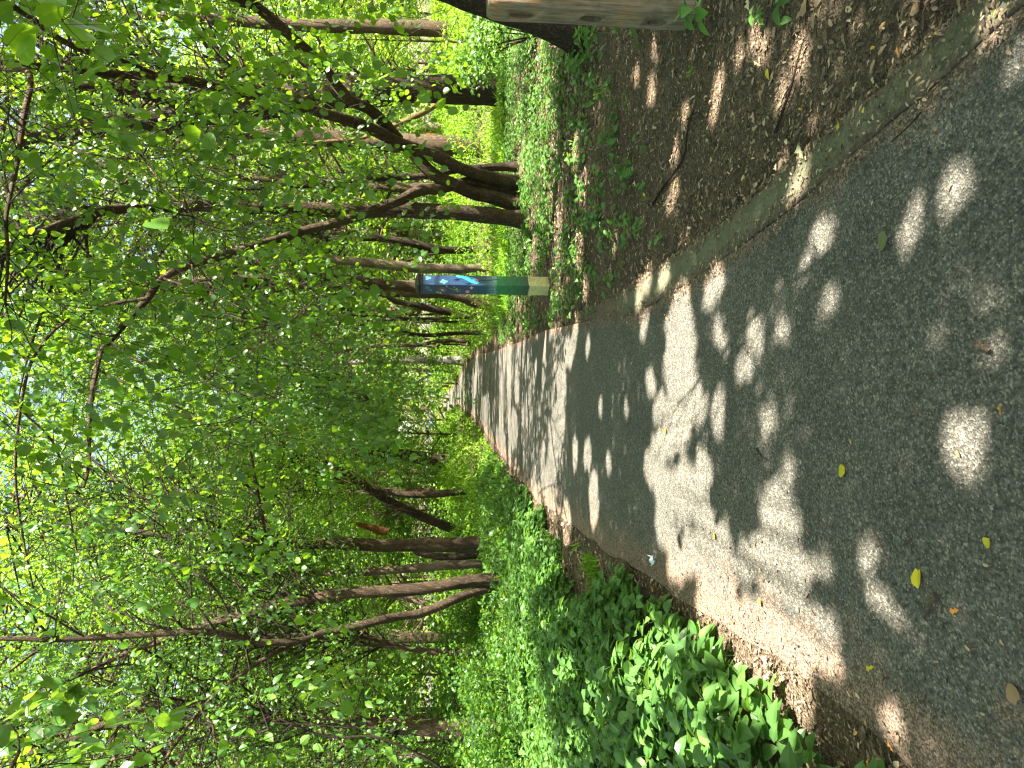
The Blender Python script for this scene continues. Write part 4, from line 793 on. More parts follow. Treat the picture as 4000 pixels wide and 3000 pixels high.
# sunlit understory beyond
def sm(v): v = np.clip(v, 0, 1); return v*v*(3-2*v)
def mass(name, n, x0, x1, y0, y1, hf, sizef, m, shapes=('rhomb', 'blade'), pw=1.6):
    y = y0+(y1-y0)*rng.uniform(0, 1, n)**pw; fx = rng.uniform(-0.05, 1.05, n)
    lim = 0.60*y+2; x = np.where(x1 > 0, x0+(np.minimum(x1, lim)-x0)*fx, 0) if x1 > 0 else x1+0*fx
    if x1 <= 0: x = np.maximum(x0, -lim)+(x1-np.maximum(x0, -lim))*fx
    h = hf(x, y)*(0.6+0.8*vnoise(x*1.1, y*1.0, 71))*(0.85+0.3*vnoise(x*4, y*4, 72)); k = h > 0.05; x, y, h = x[k], y[k], h[k]; n = len(x)
    z = gz(x, y)+h*(1-rng.uniform(0, 1, n)**1.8*0.85); s_ = sizef(y)*rng.uniform(0.6, 1.4, n)
    for i, sh in enumerate(shapes):
        q = rng.uniform(0, 1, n) < (0.7 if i == 0 else 0.3); d = rng.normal(size=(n, 3))+np.array([0, 0, 0.5 if sh == 'blade' else -0.1])
        tag(leaves(name, np.stack([x, y, z], 1)[q], s_[q]*(2.3 if sh == 'blade' else 1), sh, m, d=unit(d[q]), flat=0.5, cull=False), kind='stuff')
hfR = lambda x, y: (0.18+0.95*sm((y-17.0-0.8*vnoise(x, y*0, 73))/4.5))*sm((x-PR(y)-0.1)/1.6)*(y > 14.5)
mass('understory', 120000, 0.4, 46, 14.5, 100, hfR, lambda y: 0.040+0.0026*y, M_grass, pw=1.7)
hfL = lambda x, y: (0.25+0.75*sm((y-15)/8))*sm((PL(y)-x+0.05)/1.3)
hfT = lambda x, y: (0.16+0.28*sm((y-10)/7))*sm((PL(y)-x+0.05)/1.0)
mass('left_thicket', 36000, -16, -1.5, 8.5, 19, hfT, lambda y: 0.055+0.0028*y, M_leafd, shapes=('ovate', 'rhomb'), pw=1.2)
mass('left_understory', 90000, -46, -1.2, 17.5, 100, hfL, lambda y: 0.042+0.0026*y, M_grass, pw=1.7)
# leafy shrubs in the middle of the left side
def shrub(px, py, D, r, label, m, n=1500, size=0.07, name='shrub'):
    c = P(px, py, D); g = float(gz(c[0], c[1])); root = thing(name, label, 'shrub', (c[0], c[1], g)); T = Tubes(); q = []
    for k in range(10):
        a = rng.uniform(0, 6.28); e = np.array([c[0]+math.cos(a)*r*0.6, c[1]+math.sin(a)*r*0.6, g+r*rng.uniform(0.7, 1.3)]); T.add([(c[0], c[1], g-0.02), ((c[0]+e[0])/2, (c[1]+e[1])/2, g+(e[2]-g)*0.6), e], [0.012, 0.009, 0.004], sides=5, step=0.2); q.append(clump_points(e, r*0.55, n//10, 0.8))
    T.build('branches', B_twig, root); q = np.vstack(q); q = q[q[:, 2] > g+0.03]; leaves('foliage', q, rng.uniform(0.7, 1.3, len(q))*size, 'ovate', m, root, cull=False)
shrub(1905, 2720, 12.5, 0.9, 'dark shrub in front of the broad shaded trunk', M_leafd)
shrub(1900, 2950, 10.5, 0.8, 'dark leafy shrub at the left frame edge behind the herbs', M_leafd)
shrub(1800, 2000, 24, 1.1, 'light green shrub at the foot of the diagonal trunk', M_leaf, size=0.09)
shrub(1760, 1890, 28, 1.0, 'bright shrub left of the massive furrowed trunk', M_leaf, size=0.10)
shrub(1950, 130, 10.5, 0.75, 'green shrub behind the foot of the leaning trunk', M_herb)
shrub(1890, 2440, 18, 0.9, 'green shrub just left of the twin trunks', M_leafd)

# ------------------------------------------------------------------ painted wooden post
def painted_mat():
    m, t, b = mat('painted_wood'); tc = t.nodes.new('ShaderNodeTexCoord'); sx = t.nodes.new('ShaderNodeSeparateXYZ')
    t.links.new(tc.outputs['Object'], sx.inputs[0]); n = N(t, 'ShaderNodeTexNoise', Scale=7.0, Detail=4.0); t.links.new(tc.outputs['Object'], n.inputs[0])
    a = N(t, 'ShaderNodeMath', operation='MULTIPLY_ADD'); t.links.new(n.outputs['Fac'], a.inputs[0]); a.inputs[1].default_value = 0.07; t.links.new(sx.outputs['Z'], a.inputs[2])
    a2 = N(t, 'ShaderNodeMath', operation='DIVIDE'); t.links.new(a.outputs[0], a2.inputs[0]); a2.inputs[1].default_value = 1.8
    c = ramp(t, [(0.0, (0.42, 0.42, 0.16)), (0.172, (0.46, 0.46, 0.20)), (0.178, (0.010, 0.045, 0.035)), (0.20, (0.008, 0.07, 0.03)), (0.30, (0.006, 0.12, 0.035)), (0.415, (0.008, 0.15, 0.05)), (0.425, (0.12, 0.28, 0.26)), (0.50, (0.010, 0.065, 0.115)), (0.60, (0.004, 0.036, 0.10)), (0.80, (0.003, 0.022, 0.07)), (0.96, (0.004, 0.030, 0.08))], a2.outputs[0])
    mp = N(t, 'ShaderNodeMapping'); mp.inputs['Scale'].default_value = (9, 9, 60); t.links.new(tc.outputs['Object'], mp.inputs[0]); n2 = N(t, 'ShaderNodeTexNoise', Scale=2.0, Detail=4.0); t.links.new(mp.outputs[0], n2.inputs[0])
    r = ramp(t, [(0.3, (0.65, 0.65, 0.65)), (0.7, (1.3, 1.3, 1.3))], n2.outputs['Fac']); c2 = mixc(t, 1.0, c.outputs[0], r.outputs[0], 'MULTIPLY')
    t.links.new(c2, b.inputs['Base Color']); b.inputs['Roughness'].default_value = 0.5
    bu = N(t, 'ShaderNodeBump', Strength=0.3, Distance=0.003); t.links.new(n2.outputs['Fac'], bu.inputs['Height']); t.links.new(bu.outputs[0], b.inputs['Normal'])
    return m
def flat_mat(name, c, rough=0.6):
    m, t, b = mat(name); n = N(t, 'ShaderNodeTexNoise', Scale=60.0, Detail=3.0); tc = t.nodes.new('ShaderNodeTexCoord'); t.links.new(tc.outputs['Object'], n.inputs[0])
    r = ramp(t, [(0.3, tuple(v*0.75 for v in c)), (0.7, tuple(min(1, v*1.2) for v in c))], n.outputs['Fac']); t.links.new(r.outputs[0], b.inputs['Base Color']); b.inputs['Roughness'].default_value = rough
    return m
import bmesh
def bm_obj(name, bm, m, parent=None, smooth=False):
    me = bpy.data.meshes.new(name); bm.to_mesh(me); bm.free(); me.materials.append(m)
    if smooth: me.polygons.foreach_set('use_smooth', [True]*len(me.polygons))
    o = bpy.data.objects.new(name, me); link(o, parent); return o
def rings(bm, prof, w_, rnd=0.0, seg=1):
    """square rings (half widths) up a z profile"""
    last = None
    for hw, z in prof:
        pts = []
        for cx, cyy, a0 in ((1, 1, 0), (-1, 1, 90), (-1, -1, 180), (1, -1, 270)):
            for s in range(seg+1):
                a = R(a0+90*s/seg) if seg > 1 else R(a0+45)
                rd = min(rnd, hw*0.9)
                pts.append(bm.verts.new((cx*(hw-rd)+math.cos(a)*rd*(1 if seg > 1 else 1.414), cyy*(hw*w_-rd)+math.sin(a)*rd*(1 if seg > 1 else 1.414), z)))
                if seg == 1: break
        if last:
            for i in range(len(pts)): bm.faces.new((last[i], last[(i+1) % len(pts)], pts[(i+1) % len(pts)], pts[i]))
        else: bm.faces.new(pts[::-1])
        last = pts
    bm.faces.new(last)
pc = P(2150, 1118, 9.6); yaw = R(-54+90)     # corner toward the camera
post = thing('painted_post', 'square wooden post painted blue and green with a black cap', 'post', (pc[0], pc[1], float(gz(pc[0], pc[1]))))
post.rotation_euler = (0, 0, 0)
HW = 0.091
def rotpost(o):
    o.rotation_euler = (0, 0, R(9)); return o
# shaft with its four sides; corner slightly towards the path
bm = bmesh.new(); rings(bm, [(HW, -0.1), (HW, 0.4), (HW, 1.0), (HW*0.99, 1.71)], 1, 0.008, 3)
PR_Z = R(36)
shaft = bm_obj('shaft', bm, painted_mat(), post); shaft.rotation_euler = (0, 0, PR_Z)
bm = bmesh.new(); rings(bm, [(HW+0.004, 1.700), (HW+0.010, 1.712), (HW+0.010, 1.725), (HW+0.034, 1.742), (HW+0.036, 1.752), (HW+0.012, 1.762), (HW+0.008, 1.775), (0.03, 1.80)], 1, 0.004, 2)
cap = bm_obj('cap', bm, flat_mat('black_cap', (0.006, 0.0065, 0.0065), 0.4), post); cap.rotation_euler = (0, 0, PR_Z)
def decal(name, face, u, z, poly, m, off=0.0015, thick=0.0015, parent=None):
    """thin painted shape; face 0 = right-hand face, 1 = left-hand face (as seen from the path)"""
    bm = bmesh.new(); ang = PR_Z+(-math.pi/2 if face == 0 else math.pi)  # outward directions
    nx, ny = math.cos(ang), math.sin(ang); tx, ty = -ny, nx
    A = [bm.verts.new((nx*(HW+off)+tx*(u+a), ny*(HW+off)+ty*(u+a), z+b)) for a, b in poly]
    f = bm.faces.new(A); f.normal_update()
    if f.normal.dot(Vector((nx, ny, 0))) < 0: f.normal_flip()
    return bm_obj(name, bm, m, parent or post)
def blob(r, k, dep, rot=0, sx_=1, sy_=1, n=28):
    return [(sx_*r*(1-dep+dep*math.cos(k*t))*math.cos(t+rot), sy_*r*(1-dep+dep*math.cos(k*t))*math.sin(t+rot)) for t in np.linspace(0, 2*math.pi, n, endpoint=False)]
mt_teal = flat_mat('teal_paint', (0.045, 0.17, 0.17)); mt_pink = flat_mat('pink_paint', (0.52, 0.22, 0.28)); mt_red = flat_mat('crimson_paint', (0.25, 0.01, 0.05)); mt_plum = flat_mat('plum_paint', (0.09, 0.05, 0.09))
mt_cream = flat_mat('cream_paint', (0.32, 0.33, 0.24)); mt_stem = flat_mat('dark_green_paint', (0.008, 0.05, 0.02)); mt_lime = flat_mat('lime_paint', (0.15, 0.28, 0.05)); mt_sun_spot = flat_mat('sunlit_blue_paint', (0.02, 0.36, 0.62)); mt_mar = flat_mat('maroon_paint', (0.18, 0.02, 0.02))
# right-hand face: butterflies, a spot of sunlight painted in light blue, a pink flower on a stem
decal('butterfly', 0, 0.030, 1.63, blob(0.052, 3, 0.22, 0.6, 0.8, 0.9), mt_teal); decal('butterfly', 0, -0.035, 1.42, blob(0.060, 4, 0.18, 0.2, 0.8, 1.0), mt_teal)
decal('painted_sun_spot', 0, 0.0, 1.05, [(0.085, 0.20), (0.075, 0.08), (0.055, -0.02), (0.02, -0.08), (-0.05, -0.10), (-0.07, -0.06), (-0.045, 0.0), (0.0, 0.06), (0.04, 0.12), (0.06, 0.2)], mt_sun_spot)
decal('painted_stem', 0, 0.0, 0.70, [(-0.006, 0.24), (0.004, 0.24), (0.012, 0.1), (0.03, -0.02), (0.02, -0.02), (0.0, 0.1)], mt_stem, 0.003)
decal('flower', 0, -0.002, 0.985, blob(0.034, 5, 0.28), mt_pink, 0.0045); decal('flower_centre', 0, -0.002, 0.985, blob(0.012, 5, 0.1), mt_red, 0.006)
# left-hand face: butterflies, dark flower with white, small blooms and stems
decal('butterfly', 1, 0.035, 1.635, blob(0.040, 4, 0.3, 0.4), mt_teal); decal('butterfly', 1, -0.01, 1.60, blob(0.026, 3, 0.3, 1.4, 0.8, 1.5), mt_teal)
decal('flower', 1, 0.0, 1.44, blob(0.065, 6, 0.10, 0.3, 0.9, 1.0), mt_plum); decal('flower_centre', 1, -0.005, 1.435, blob(0.022, 2, 0.25, 0.5, 1.0, 1.2), mt_cream, 0.003)
decal('painted_leaf', 1, -0.05, 1.50, blob(0.026, 2, 0.3, 0.7, 1, 1.2), mt_lime, 0.003); decal('painted_bloom', 1, -0.062, 1.46, blob(0.018, 4, 0.2), mt_cream, 0.0045)
for u, z, r in ((0.055, 1.28, 0.014), (0.02, 1.25, 0.018), (-0.02, 1.24, 0.014), (0.07, 1.38, 0.016)): decal('painted_bloom', 1, u, z, blob(r, 5, 0.25), mt_cream, 0.003)
for pts_ in ([(0.05, 1.38), (0.045, 1.38), (0.0, 1.28), (-0.005, 1.18), (0.002, 1.18), (0.01, 1.27)], [(-0.03, 1.19), (-0.035, 1.19), (-0.02, 1.28), (-0.012, 1.28)]): decal('painted_stem', 1, 0, 0, pts_, mt_lime, 0.0025)
decal('flower', 1, -0.03, 1.10, blob(0.032, 5, 0.15), mt_pink, 0.003); decal('flower', 1, 0.045, 1.05, blob(0.030, 4, 0.25), flat_mat('pale_pink_paint', (0.55, 0.40, 0.38)), 0.003)
for u in (-0.05, -0.01, 0.04): decal('painted_stem', 1, u, 0.86, [(-0.003, 0.13), (0.003, 0.13), (0.012, -0.13), (0.004, -0.13)], mt_stem, 0.003)
# unreadable maroon brush writing on the base
for j, (u, z, a) in enumerate([(0.06, 0.25, 0.4), (0.03, 0.245, 1.2), (0.0, 0.255, 0.1), (-0.03, 0.245, 0.8), (-0.06, 0.24, 1.6), (0.045, 0.20, 0.9), (0.005, 0.205, 0.2), (0.02, 0.15, 0.5), (-0.02, 0.155, 1.1)]):
    decal('brush_stroke', 0, u, z, [(math.cos(t)*0.014+0.0, math.sin(t)*0.018) for t in np.linspace(a, a+3.6, 8)]+[(math.cos(t)*0.010, math.sin(t)*0.014) for t in np.linspace(a+3.6, a, 8)], mt_mar, 0.002)
# second painted post, far down the path
p2 = P(1722, 1653, 104); g2 = float(gz(p2[0], p2[1]))
post2 = thing('painted_post', 'small far blue post with white markings beside the path end', 'post', (p2[0], p2[1], g2))
def band(name, z0, z1, hw, m):
    bm = bmesh.new(); rings(bm, [(hw, z0), (hw, z1)], 1, 0.006, 2); o = bm_obj(name, bm, m, post2); o.rotation_euler = (0, 0, R(20)); return o
band('shaft', 0.62, 1.72, 0.30, flat_mat('bright_blue_paint', (0.05, 0.30, 0.62))); band('base', -0.1, 0.62, 0.299, flat_mat('bright_green_paint', (0.05, 0.36, 0.15))); band('cap', 1.72, 1.80, 0.31, mt_cream)
for k, (z, hh_) in enumerate(((1.5, 0.09), (1.32, 0.06), (1.1, 0.12), (0.88, 0.10))):
    bm = bmesh.new(); bmesh.ops.create_cube(bm, size=1, matrix=Matrix.Translation((math.sin(R(20))*0.30, -math.cos(R(20))*0.30, z)) @ Matrix.Rotation(R(20), 4, 'Z') @ Matrix.Diagonal((0.3 if k % 2 else 0.38, 0.012, hh_, 1)))
    bmesh.ops.bevel(bm, geom=bm.edges[:], offset=0.004); bm_obj('white_marking', bm, flat_mat('white_paint', (0.75, 0.76, 0.74)), post2)

# ------------------------------------------------------------------ split-rail fence post with mortise holes
def weathered_mat():
    m, t, b = mat('weathered_wood'); tc = t.nodes.new('ShaderNodeTexCoord'); mp = N(t, 'ShaderNodeMapping'); mp.inputs['Scale'].default_value = (1, 1, 0.07); t.links.new(tc.outputs['Object'], mp.inputs[0])
    n1 = N(t, 'ShaderNodeTexNoise', Scale=70.0, Detail=6.0, Roughness=0.7); n2 = N(t, 'ShaderNodeTexNoise', Scale=5.0, Detail=5.0, Roughness=0.65)
    t.links.new(mp.outputs[0], n1.inputs[0]); t.links.new(tc.outputs['Object'], n2.inputs[0])
    c = ramp(t, [(0.25, (0.055, 0.042, 0.026)), (0.45, (0.16, 0.13, 0.085)), (0.6, (0.25, 0.21, 0.14)), (0.8, (0.34, 0.31, 0.24))], n1.outputs['Fac'])
    r = ramp(t, [(0.3, (0.55, 0.62, 0.45)), (0.5, (1, 1, 1)), (0.66, (1.25, 0.95, 0.62)), (0.8, (0.9, 0.5, 0.3))], n2.outputs['Fac']); c2 = mixc(t, 1.0, c.outputs[0], r.outputs[0], 'MULTIPLY')
    t.links.new(c2, b.inputs['Base Color']); b.inputs['Roughness'].default_value = 0.85
    bu = N(t, 'ShaderNodeBump', Strength=0.7, Distance=0.006); t.links.new(n1.outputs['Fac'], bu.inputs['Height']); t.links.new(bu.outputs[0], b.inputs['Normal'])
    return m
pd = 4.0; xl = float(P(2300, 95, pd)[0]); lc = (2.15+0.112, pd+0.11, float(gz(2.26, pd+0.11)))
lp = thing('rail_post', 'weathered wooden fence post with three oval slots, cut by the top edge', 'post', lc)
bm = bmesh.new(); zs = [-0.15, 0.0]+list(np.linspace(0.06, 1.10, 14))+[1.15, 1.18, 1.20, 1.207]
rings(bm, [((0.112+0.002*math.sin(z*7))*(1 if z < 1.15 else (1-((z-1.15)/0.057)**2*0.14)), z) for z in zs], 0.95, 0.028, 5)
lo = bm_obj('shaft', bm, weathered_mat(), lp, smooth=True)
def zat(px): return H-pd*math.tan(PITCH+math.atan((px-2000)/F))
cut = []
for a, b_ in ((2000, 2100), (2284, 2372), (2552, 2630)):
    zc = (zat(a)+zat(b_))/2-lc[2]; hl = abs(zat(a)-zat(b_))/2
    bm = bmesh.new(); bmesh.ops.create_uvsphere(bm, u_segments=20, v_segments=14, radius=1, matrix=Matrix.Translation((-0.125, 0.008, zc)) @ Matrix.Diagonal((0.13, 0.033, hl, 1)))
    c = bm_obj('cutter', bm, M_soil); c.location = lc; cut.append(c)
    md = lo.modifiers.new('cut', 'BOOLEAN'); md.operation = 'DIFFERENCE'; md.solver = 'EXACT'; md.object = c
bpy.context.view_layer.update()
dg = bpy.context.evaluated_depsgraph_get(); me = bpy.data.meshes.new_from_object(lo.evaluated_get(dg)); lo.modifiers.clear(); lo.data = me
for c in cut: bpy.data.objects.remove(c, do_unlink=True)

# ------------------------------------------------------------------ far fence, street, parked cars
M_iron = flat_mat('black_iron', (0.015, 0.015, 0.017), 0.5)
FY = 120.0; g0 = float(gz(0, FY))
for s in range(8):
    x0 = -50+s*12.5; root = thing('iron_fence', 'black iron fence panel seen far off between the trunks', 'fence', (x0, FY, g0), 'black iron fence panels at the far street'); bm = bmesh.new()
    def box(bm, c, d): bmesh.ops.create_cube(bm, size=1, matrix=Matrix.Translation(c) @ Matrix.Diagonal((*d, 1)))
    for k in range(63): box(bm, (k*0.2+0.05, 0, 1.0), (0.045, 0.045, 2.0))
    bm_obj('pickets', bm, M_iron, root)
    bm = bmesh.new(); box(bm, (6.25, -0.04, 1.85), (12.5, 0.03, 0.08)); box(bm, (6.25, -0.04, 0.25), (12.5, 0.03, 0.08)); bm_obj('rails', bm, M_iron, root)
    bm = bmesh.new(); box(bm, (0.0, 0.0, 1.08), (0.14, 0.14, 2.16)); bm_obj('fence_post', bm, M_iron, root)
st_ = rawmesh('street', [(-200, 122.5, g0+0.02), (200, 122.5, g0+0.02), (200, 134, g0+0.02), (-200, 134, g0+0.02)], quads=[(0, 1, 2, 3)], mat=flat_mat('street_asphalt', (0.10, 0.10, 0.10), 0.9)); tag(st_, kind='structure')
def car(label, px, py, col):
    c = P(px, py, 125); root = thing('parked_car', label, 'car', (c[0], 125.2, g0+0.02), 'cars parked on the far street')
    prof = [(-2.2, 0.35), (-2.25, 0.75), (-1.9, 0.92), (-1.2, 0.98), (-0.7, 1.42), (0.7, 1.45), (1.35, 1.02), (2.1, 0.95), (2.25, 0.7), (2.2, 0.35)]
    bm = bmesh.new(); A = [bm.verts.new((x, -0.85, z)) for x, z in prof]; B = [bm.verts.new((x, 0.85, z)) for x, z in prof]; bm.faces.new(A); bm.faces.new(B[::-1])
    for i in range(len(prof)): j = (i+1) % len(prof); bm.faces.new((A[j], A[i], B[i], B[j]))
    bmesh.ops.bevel(bm, geom=bm.edges[:], offset=0.05, segments=2); bm_obj('body', bm, flat_mat('car_paint', col, 0.3), root)
    bm = bmesh.new(); W = [bm.verts.new((x, -0.856, z)) for x, z in ((-1.05, 1.0), (-0.65, 1.36), (0.65, 1.38), (1.15, 1.03))]; bm.faces.new(W[::-1]); bm_obj('side_window', bm, flat_mat('car_glass', (0.02, 0.025, 0.03), 0.1), root)
    for x in (-1.4, 1.4):
        bm = bmesh.new(); bmesh.ops.create_cone(bm, cap_ends=True, segments=20, radius1=0.33, radius2=0.33, depth=0.2, matrix=Matrix.Translation((x, -0.78, 0.33)) @ Matrix.Rotation(math.pi/2, 4, 'X')); bm_obj('wheel', bm, flat_mat('tyre', (0.02, 0.02, 0.02), 0.8), root)
car('dark blue car parked far off right of the thick oak', 1690, 215, (0.02, 0.035, 0.09)); car('red car just seen beside the massive furrowed trunk', 1700, 1775, (0.35, 0.03, 0.03)); car('white car parked beyond the fence left of the small blue post', 1690, 1738, (0.7, 0.72, 0.75))
car('silver car parked beyond the fence right of the white trunk', 1690, 1330, (0.5, 0.5, 0.52)); car('pale grey car glimpsed left of the twin trunks', 1690, 2410, (0.55, 0.55, 0.56))
# orange cone
oc = P(1700, 522, 60); og = float(gz(oc[0], oc[1])); cone = thing('traffic_cone', 'bright orange cone in the far greenery left of the thick oak', 'cone', (oc[0], oc[1], og))
mo = flat_mat('orange_plastic', (0.85, 0.25, 0.01), 0.5)
bm = bmesh.new(); bmesh.ops.create_cone(bm, cap_ends=True, segments=20, radius1=0.22, radius2=0.10, depth=1.0, matrix=Matrix.Translation((0, 0, 1.55))); bm_obj('cone_body', bm, mo, cone)
bm = bmesh.new(); bmesh.ops.create_cone(bm, cap_ends=True, segments=12, radius1=0.04, radius2=0.04, depth=1.1, matrix=Matrix.Translation((0, 0, 0.5))); bm_obj('stake', bm, M_iron, cone)

# ------------------------------------------------------------------ small things on the ground
def ylf(name): 
    m, t, b = mat(name); return m
M_yl = leaf_mat('yellow_leaf', (0.45, 0.38, 0.02), (0.60, 0.52, 0.03), (0.7, 0.62, 0.06), (0.7, 0.6, 0.05), 0.2, 0.5); M_ol = leaf_mat('orange_leaf', (0.42, 0.16, 0.02), (0.50, 0.22, 0.03), (0.55, 0.3, 0.05), (0.5, 0.25, 0.03), 0.1, 0.6)
M_bl = leaf_mat('brown_leaf', (0.18, 0.11, 0.06), (0.26, 0.17, 0.10), (0.36, 0.27, 0.17), (0.3, 0.2, 0.1), 0.1, 0.7); M_gl = leaf_mat('grey_green_leaf', (0.10, 0.12, 0.05), (0.13, 0.15, 0.07), (0.18, 0.2, 0.09), (0.2, 0.25, 0.05), 0.1, 0.6)
def ground_leaf(label, px, py, size, m, ang=0.0, shape='heart', curl=0.1, group=None):
    D = g_D(px); c = P(px, py, D); 
    onp = PL(D) < c[0] < PR(D); z = 0.026 if onp or (D < 7 and c[0] < KO(D)) else float(gz(c[0], c[1]))+0.02
    d = np.array([[math.cos(ang), math.sin(ang), 0.0]]); nn = np.array([[rng.normal()*curl, rng.normal()*curl, 1.0]])
    o = leaves('fallen_leaf', np.array([[c[0], c[1], z]])-d*size*0.5, np.array([size]), shape, m, d=d, nrm=nn, tint=np.array([0.5]), cull=False)
    tag(o, label, 'leaf', group)
GL = [('large bright yellow leaf on the shaded asphalt, lower middle', 3608, 2250, 0.075, M_yl, 0.3, 'ovate'), ('pale yellow-green leaf on the shaded asphalt right of the round sun spot', 3308, 1840, 0.058, M_yl, 1.8, 'heart'),
      ('small orange leaf inside the round sun spot', 3775, 1770, 0.022, M_ol, 0.5, 'dead'), ('broad grey-green leaf lying on the asphalt near the kerb', 3470, 950, 0.065, M_gl, 2.2, 'heart'),
      ('grey-green torn leaf lying across the kerb edge', 3152, 590, 0.09, M_gl, 0.5, 'dead'), ('yellow leaf on the kerb edge', 3295, 488, 0.045, M_yl, 0.9, 'ovate'), ('small yellow leaf on top of the kerb', 3398, 428, 0.028, M_yl, 0.4, 'ovate'),
      ('curled brown leaf at the top edge of the litter', 3590, 28, 0.08, M_bl, 0.8, 'ovate'), ('tan curled leaf near the rail post foot', 3155, 20, 0.075, M_bl, 0.2, 'heart'), ('yellow leaf in the litter beside a sun spot', 3010, 290, 0.05, M_yl, 2.8, 'ovate'),
      ('tan lobed oak leaf on the litter by the first sun patches', 2995, 360, 0.09, M_bl, 2.6, 'dead'), ('orange leaf scrap on the dirt beyond the kerb', 3530, 200, 0.035, M_ol, 0.2, 'dead'), ('yellow leaf in the wide sun band across the path', 2612, 1680, 0.045, M_yl, 0.4, 'ovate'),
      ('orange leaf near the kerb end in the sun band', 2620, 1242, 0.035, M_ol, 1.2, 'dead'), ('yellow curled leaf on the dirt side of the path', 3427, 2610, 0.05, M_yl, 2.2, 'dead'), ('tan leaf standing in the sun beside the bright plant', 2950, 2835, 0.085, M_bl, 1.9, 'heart'),
      ('brown leaf at the right frame edge on the asphalt', 3985, 2700, 0.05, M_bl, 1.0, 'heart'), ('yellow sliver of a leaf in the bottom shade', 3885, 2122, 0.04, M_yl, 2.5, 'ovate'), ('small orange leaf in the large left sun patch', 2985, 2350, 0.03, M_ol, 0.8, 'heart'),
      ('orange-brown leaf on the asphalt low in the picture', 3945, 1600, 0.035, M_ol, 0.1, 'dead'), ('orange leaf piece below the yellow leaf', 3760, 2385, 0.04, M_ol, 2.0, 'dead'), ('pair of tiny yellow leaves on the sunlit asphalt', 2805, 2090, 0.035, M_yl, 1.2, 'heart'),
      ('yellow fleck of a leaf by the kerb foot', 3350, 1725, 0.02, M_yl, 0.3, 'dead'), ('orange leaf resting in the lower left shade', 3508, 2912, 0.04, M_ol, 0.9, 'dead')]
for g in GL: ground_leaf(*g)
# cluster of dry oak leaves on the sunlit dirt
def twig(label, pts, r, m=B_twig, cat='twig', name='twig', side=()):
    q = []
    for px, py in pts:
        D = g_D(px); c = P(px, py, D); q.append((c[0], c[1], (0.02 if PL(D) < c[0] < PR(D) else float(gz(c[0], c[1]))+0.012)+r))
    T = Tubes(); T.add(q, np.linspace(r, r*0.5, len(q)), sides=6, step=0.04)
    for k, (i, dx, dy) in enumerate(side): a = np.array(q[i]); T.add([a, a+np.array([dx*0.5, dy*0.5, 0.01]), a+np.array([dx, dy, 0.008])], [r*0.6, r*0.4, r*0.25], sides=5, step=0.03)
    o = T.build(name, m); tag(o, label, cat)
twig('long dark stick lying across the litter bank', [(2560, 800), (2610, 720), (2680, 620), (2695, 520), (2720, 430)], 0.009, side=((2, 0.1, 0.05),))
twig('dark curved stick beside the sun spots near the kerb', [(3045, 520), (3075, 430), (3110, 330), (3130, 240), (3150, 170)], 0.008, side=((2, -0.05, 0.08),))
twig('thin grey forked twig with small leaves in the litter', [(2690, 470), (2730, 440), (2770, 480), (2790, 560)], 0.004)
twig('straight brown twig on the asphalt below the left sun patches', [(3435, 2070), (3465, 2130), (3497, 2195)], 0.003, B_dead)
twig('flat brown strip of bark on the asphalt', [(3690, 2320), (3660, 2370), (3640, 2410)], 0.008, B_dead)
twig('short stub of wood on the shaded asphalt', [(3855, 1340), (3905, 1370)], 0.011, B_dead)
twig('thin dark twig curving on the asphalt under the sun band', [(2975, 1750), (2990, 1780), (3020, 1795)], 0.003)
twig('pale root-like stick curving through the left dirt', [(2860, 2560), (2900, 2640), (2930, 2700)], 0.004, B_dead)
twig('brown bent stick beside the bright plant on the dirt', [(3060, 2720), (3090, 2800), (3115, 2860), (3105, 2950)], 0.006, B_dead, side=((1, 0.04, -0.03),))
twig('slim straight twig pointing across the kerb', [(3625, 440), (3570, 500), (3505, 555)], 0.003)
twig('dry twig on the left shaded dirt by the hedge of herbs', [(2500, 2360), (2560, 2320), (2610, 2290)], 0.004)
# dry oak spray in the sun on the left dirt
oc = P(3020, 2640, g_D(3020)); root = thing('dry_leaf_spray', 'pale dry spray of oak leaves on the sunlit dirt', 'leaves', (oc[0], oc[1], 0.02)); n = 14
pp = np.array([[oc[0], oc[1], 0.025]])+rng.normal(size=(n, 3))*np.array([0.05, 0.05, 0.004]); dd = rng.normal(size=(n, 3))*0.4+np.array([0.6, -0.5, 0]); dd[:, 2] *= 0.2
M_dry = leaf_mat('dry_leaf', (0.42, 0.33, 0.20), (0.50, 0.40, 0.26), (0.58, 0.48, 0.32), (0.5, 0.4, 0.2), 0.15, 0.8)
leaves('dry_leaf', pp, rng.uniform(0.05, 0.085, n), 'dead', M_dry, root, d=unit(dd), nrm=rng.normal(size=(n, 3))*0.3+np.array([0, 0, 1]), cull=False)
T = Tubes(); T.add([(oc[0]-0.1, oc[1]+0.02, 0.025), (oc[0], oc[1], 0.03), (oc[0]+0.12, oc[1]-0.04, 0.03)], [0.003, 0.003, 0.002], sides=5, step=0.03); T.build('stalk', B_dead, root)
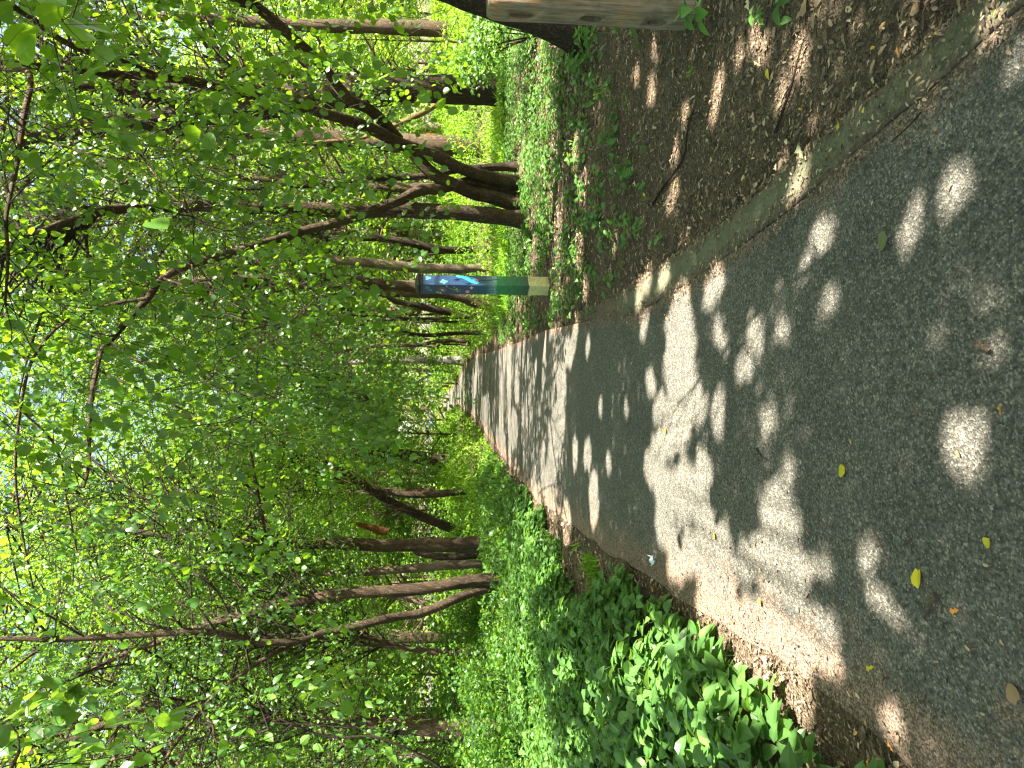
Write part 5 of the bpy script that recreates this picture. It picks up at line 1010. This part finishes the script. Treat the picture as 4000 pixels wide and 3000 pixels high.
# crumpled pale-blue wrapper
wc = P(2568, 2188, g_D(2568)); bm = bmesh.new(); vs = []
for i in range(5):
    for j in range(4): vs.append(bm.verts.new((wc[0]+(i-2)*0.016+rng.normal()*0.004, wc[1]+(j-1.5)*0.016+rng.normal()*0.004, 0.03+abs(rng.normal())*0.016)))
for i in range(4):
    for j in range(3): bm.faces.new((vs[i*4+j], vs[(i+1)*4+j], vs[(i+1)*4+j+1], vs[i*4+j+1]))
o = bm_obj('wrapper', bm, flat_mat('foil_paper', (0.50, 0.62, 0.72), 0.35)); md = o.modifiers.new('s', 'SOLIDIFY'); md.thickness = 0.001; tag(o, 'crumpled pale blue wrapper on the left side of the asphalt', 'wrapper')
# broken branch hanging with dead twigs in the left trees, split heartwood showing
T = Tubes(); T.add([P(1515, 2078, 19), P(1480, 2070, 19), P(1430, 2056, 19), P(1372, 2040, 19)], [0.085, 0.10, 0.07, 0.03], sides=10, step=0.08, rough=0.25)
o = T.build('broken_limb', B_rust); tag(o, 'broken limb with orange split wood hanging right of the straight trunk', 'broken limb')
T = Tubes()
for k in range(34):
    a = P(1480+rng.uniform(-60, 40), 1930+rng.uniform(-50, 90), 20.5); e = a+np.array([rng.normal()*0.45, rng.normal()*0.3, rng.normal()*0.5]); T.add([a, (a+e)/2+rng.normal(size=3)*0.1, e], [0.012, 0.009, 0.004], sides=4, step=0.15)
o = T.build('dead_twigs', B_dead); tag(o, 'tangle of bare bleached twigs on the slim curved trunk', 'dead twigs')
# bare vines right of the oak
T = Tubes()
for tr in ([(1560, 60, 4), (1640, 70, 4), (1735, 40, 4), (1745, 90, 4), (1735, 150, 4), (1690, 200, 4), (1620, 215, 3)], [(1790, 60, 4), (1760, 130, 5), (1748, 170, 5), (1740, 200, 4), (1700, 215, 4)], [(1790, 90, 3), (1792, 150, 4), (1775, 220, 4), (1735, 285, 4)]):
    p_, r__ = limb3(tr, 12, 12.5); T.add(p_, r__*0.8, sides=5, step=0.12)
o = T.build('bare_vines', B_dead); tag(o, 'bare pale vines looping in front of the bright undergrowth', 'vines')
T = Tubes(); p_, r__ = limb3([(1895, 165, 9), (1880, 150, 9), (1862, 132, 9), (1845, 140, 9), (1825, 160, 9), (1790, 165, 8), (1755, 160, 8), (1735, 140, 7), (1700, 120, 6), (1650, 112, 5), (1590, 140, 4)], 13, 13.5); T.add(p_, r__, sides=8, step=0.1, rough=0.1)
o = T.build('crooked_stem', B_mid); tag(o, 'crooked brown stem arching between leaning trunk and thick oak', 'vine')
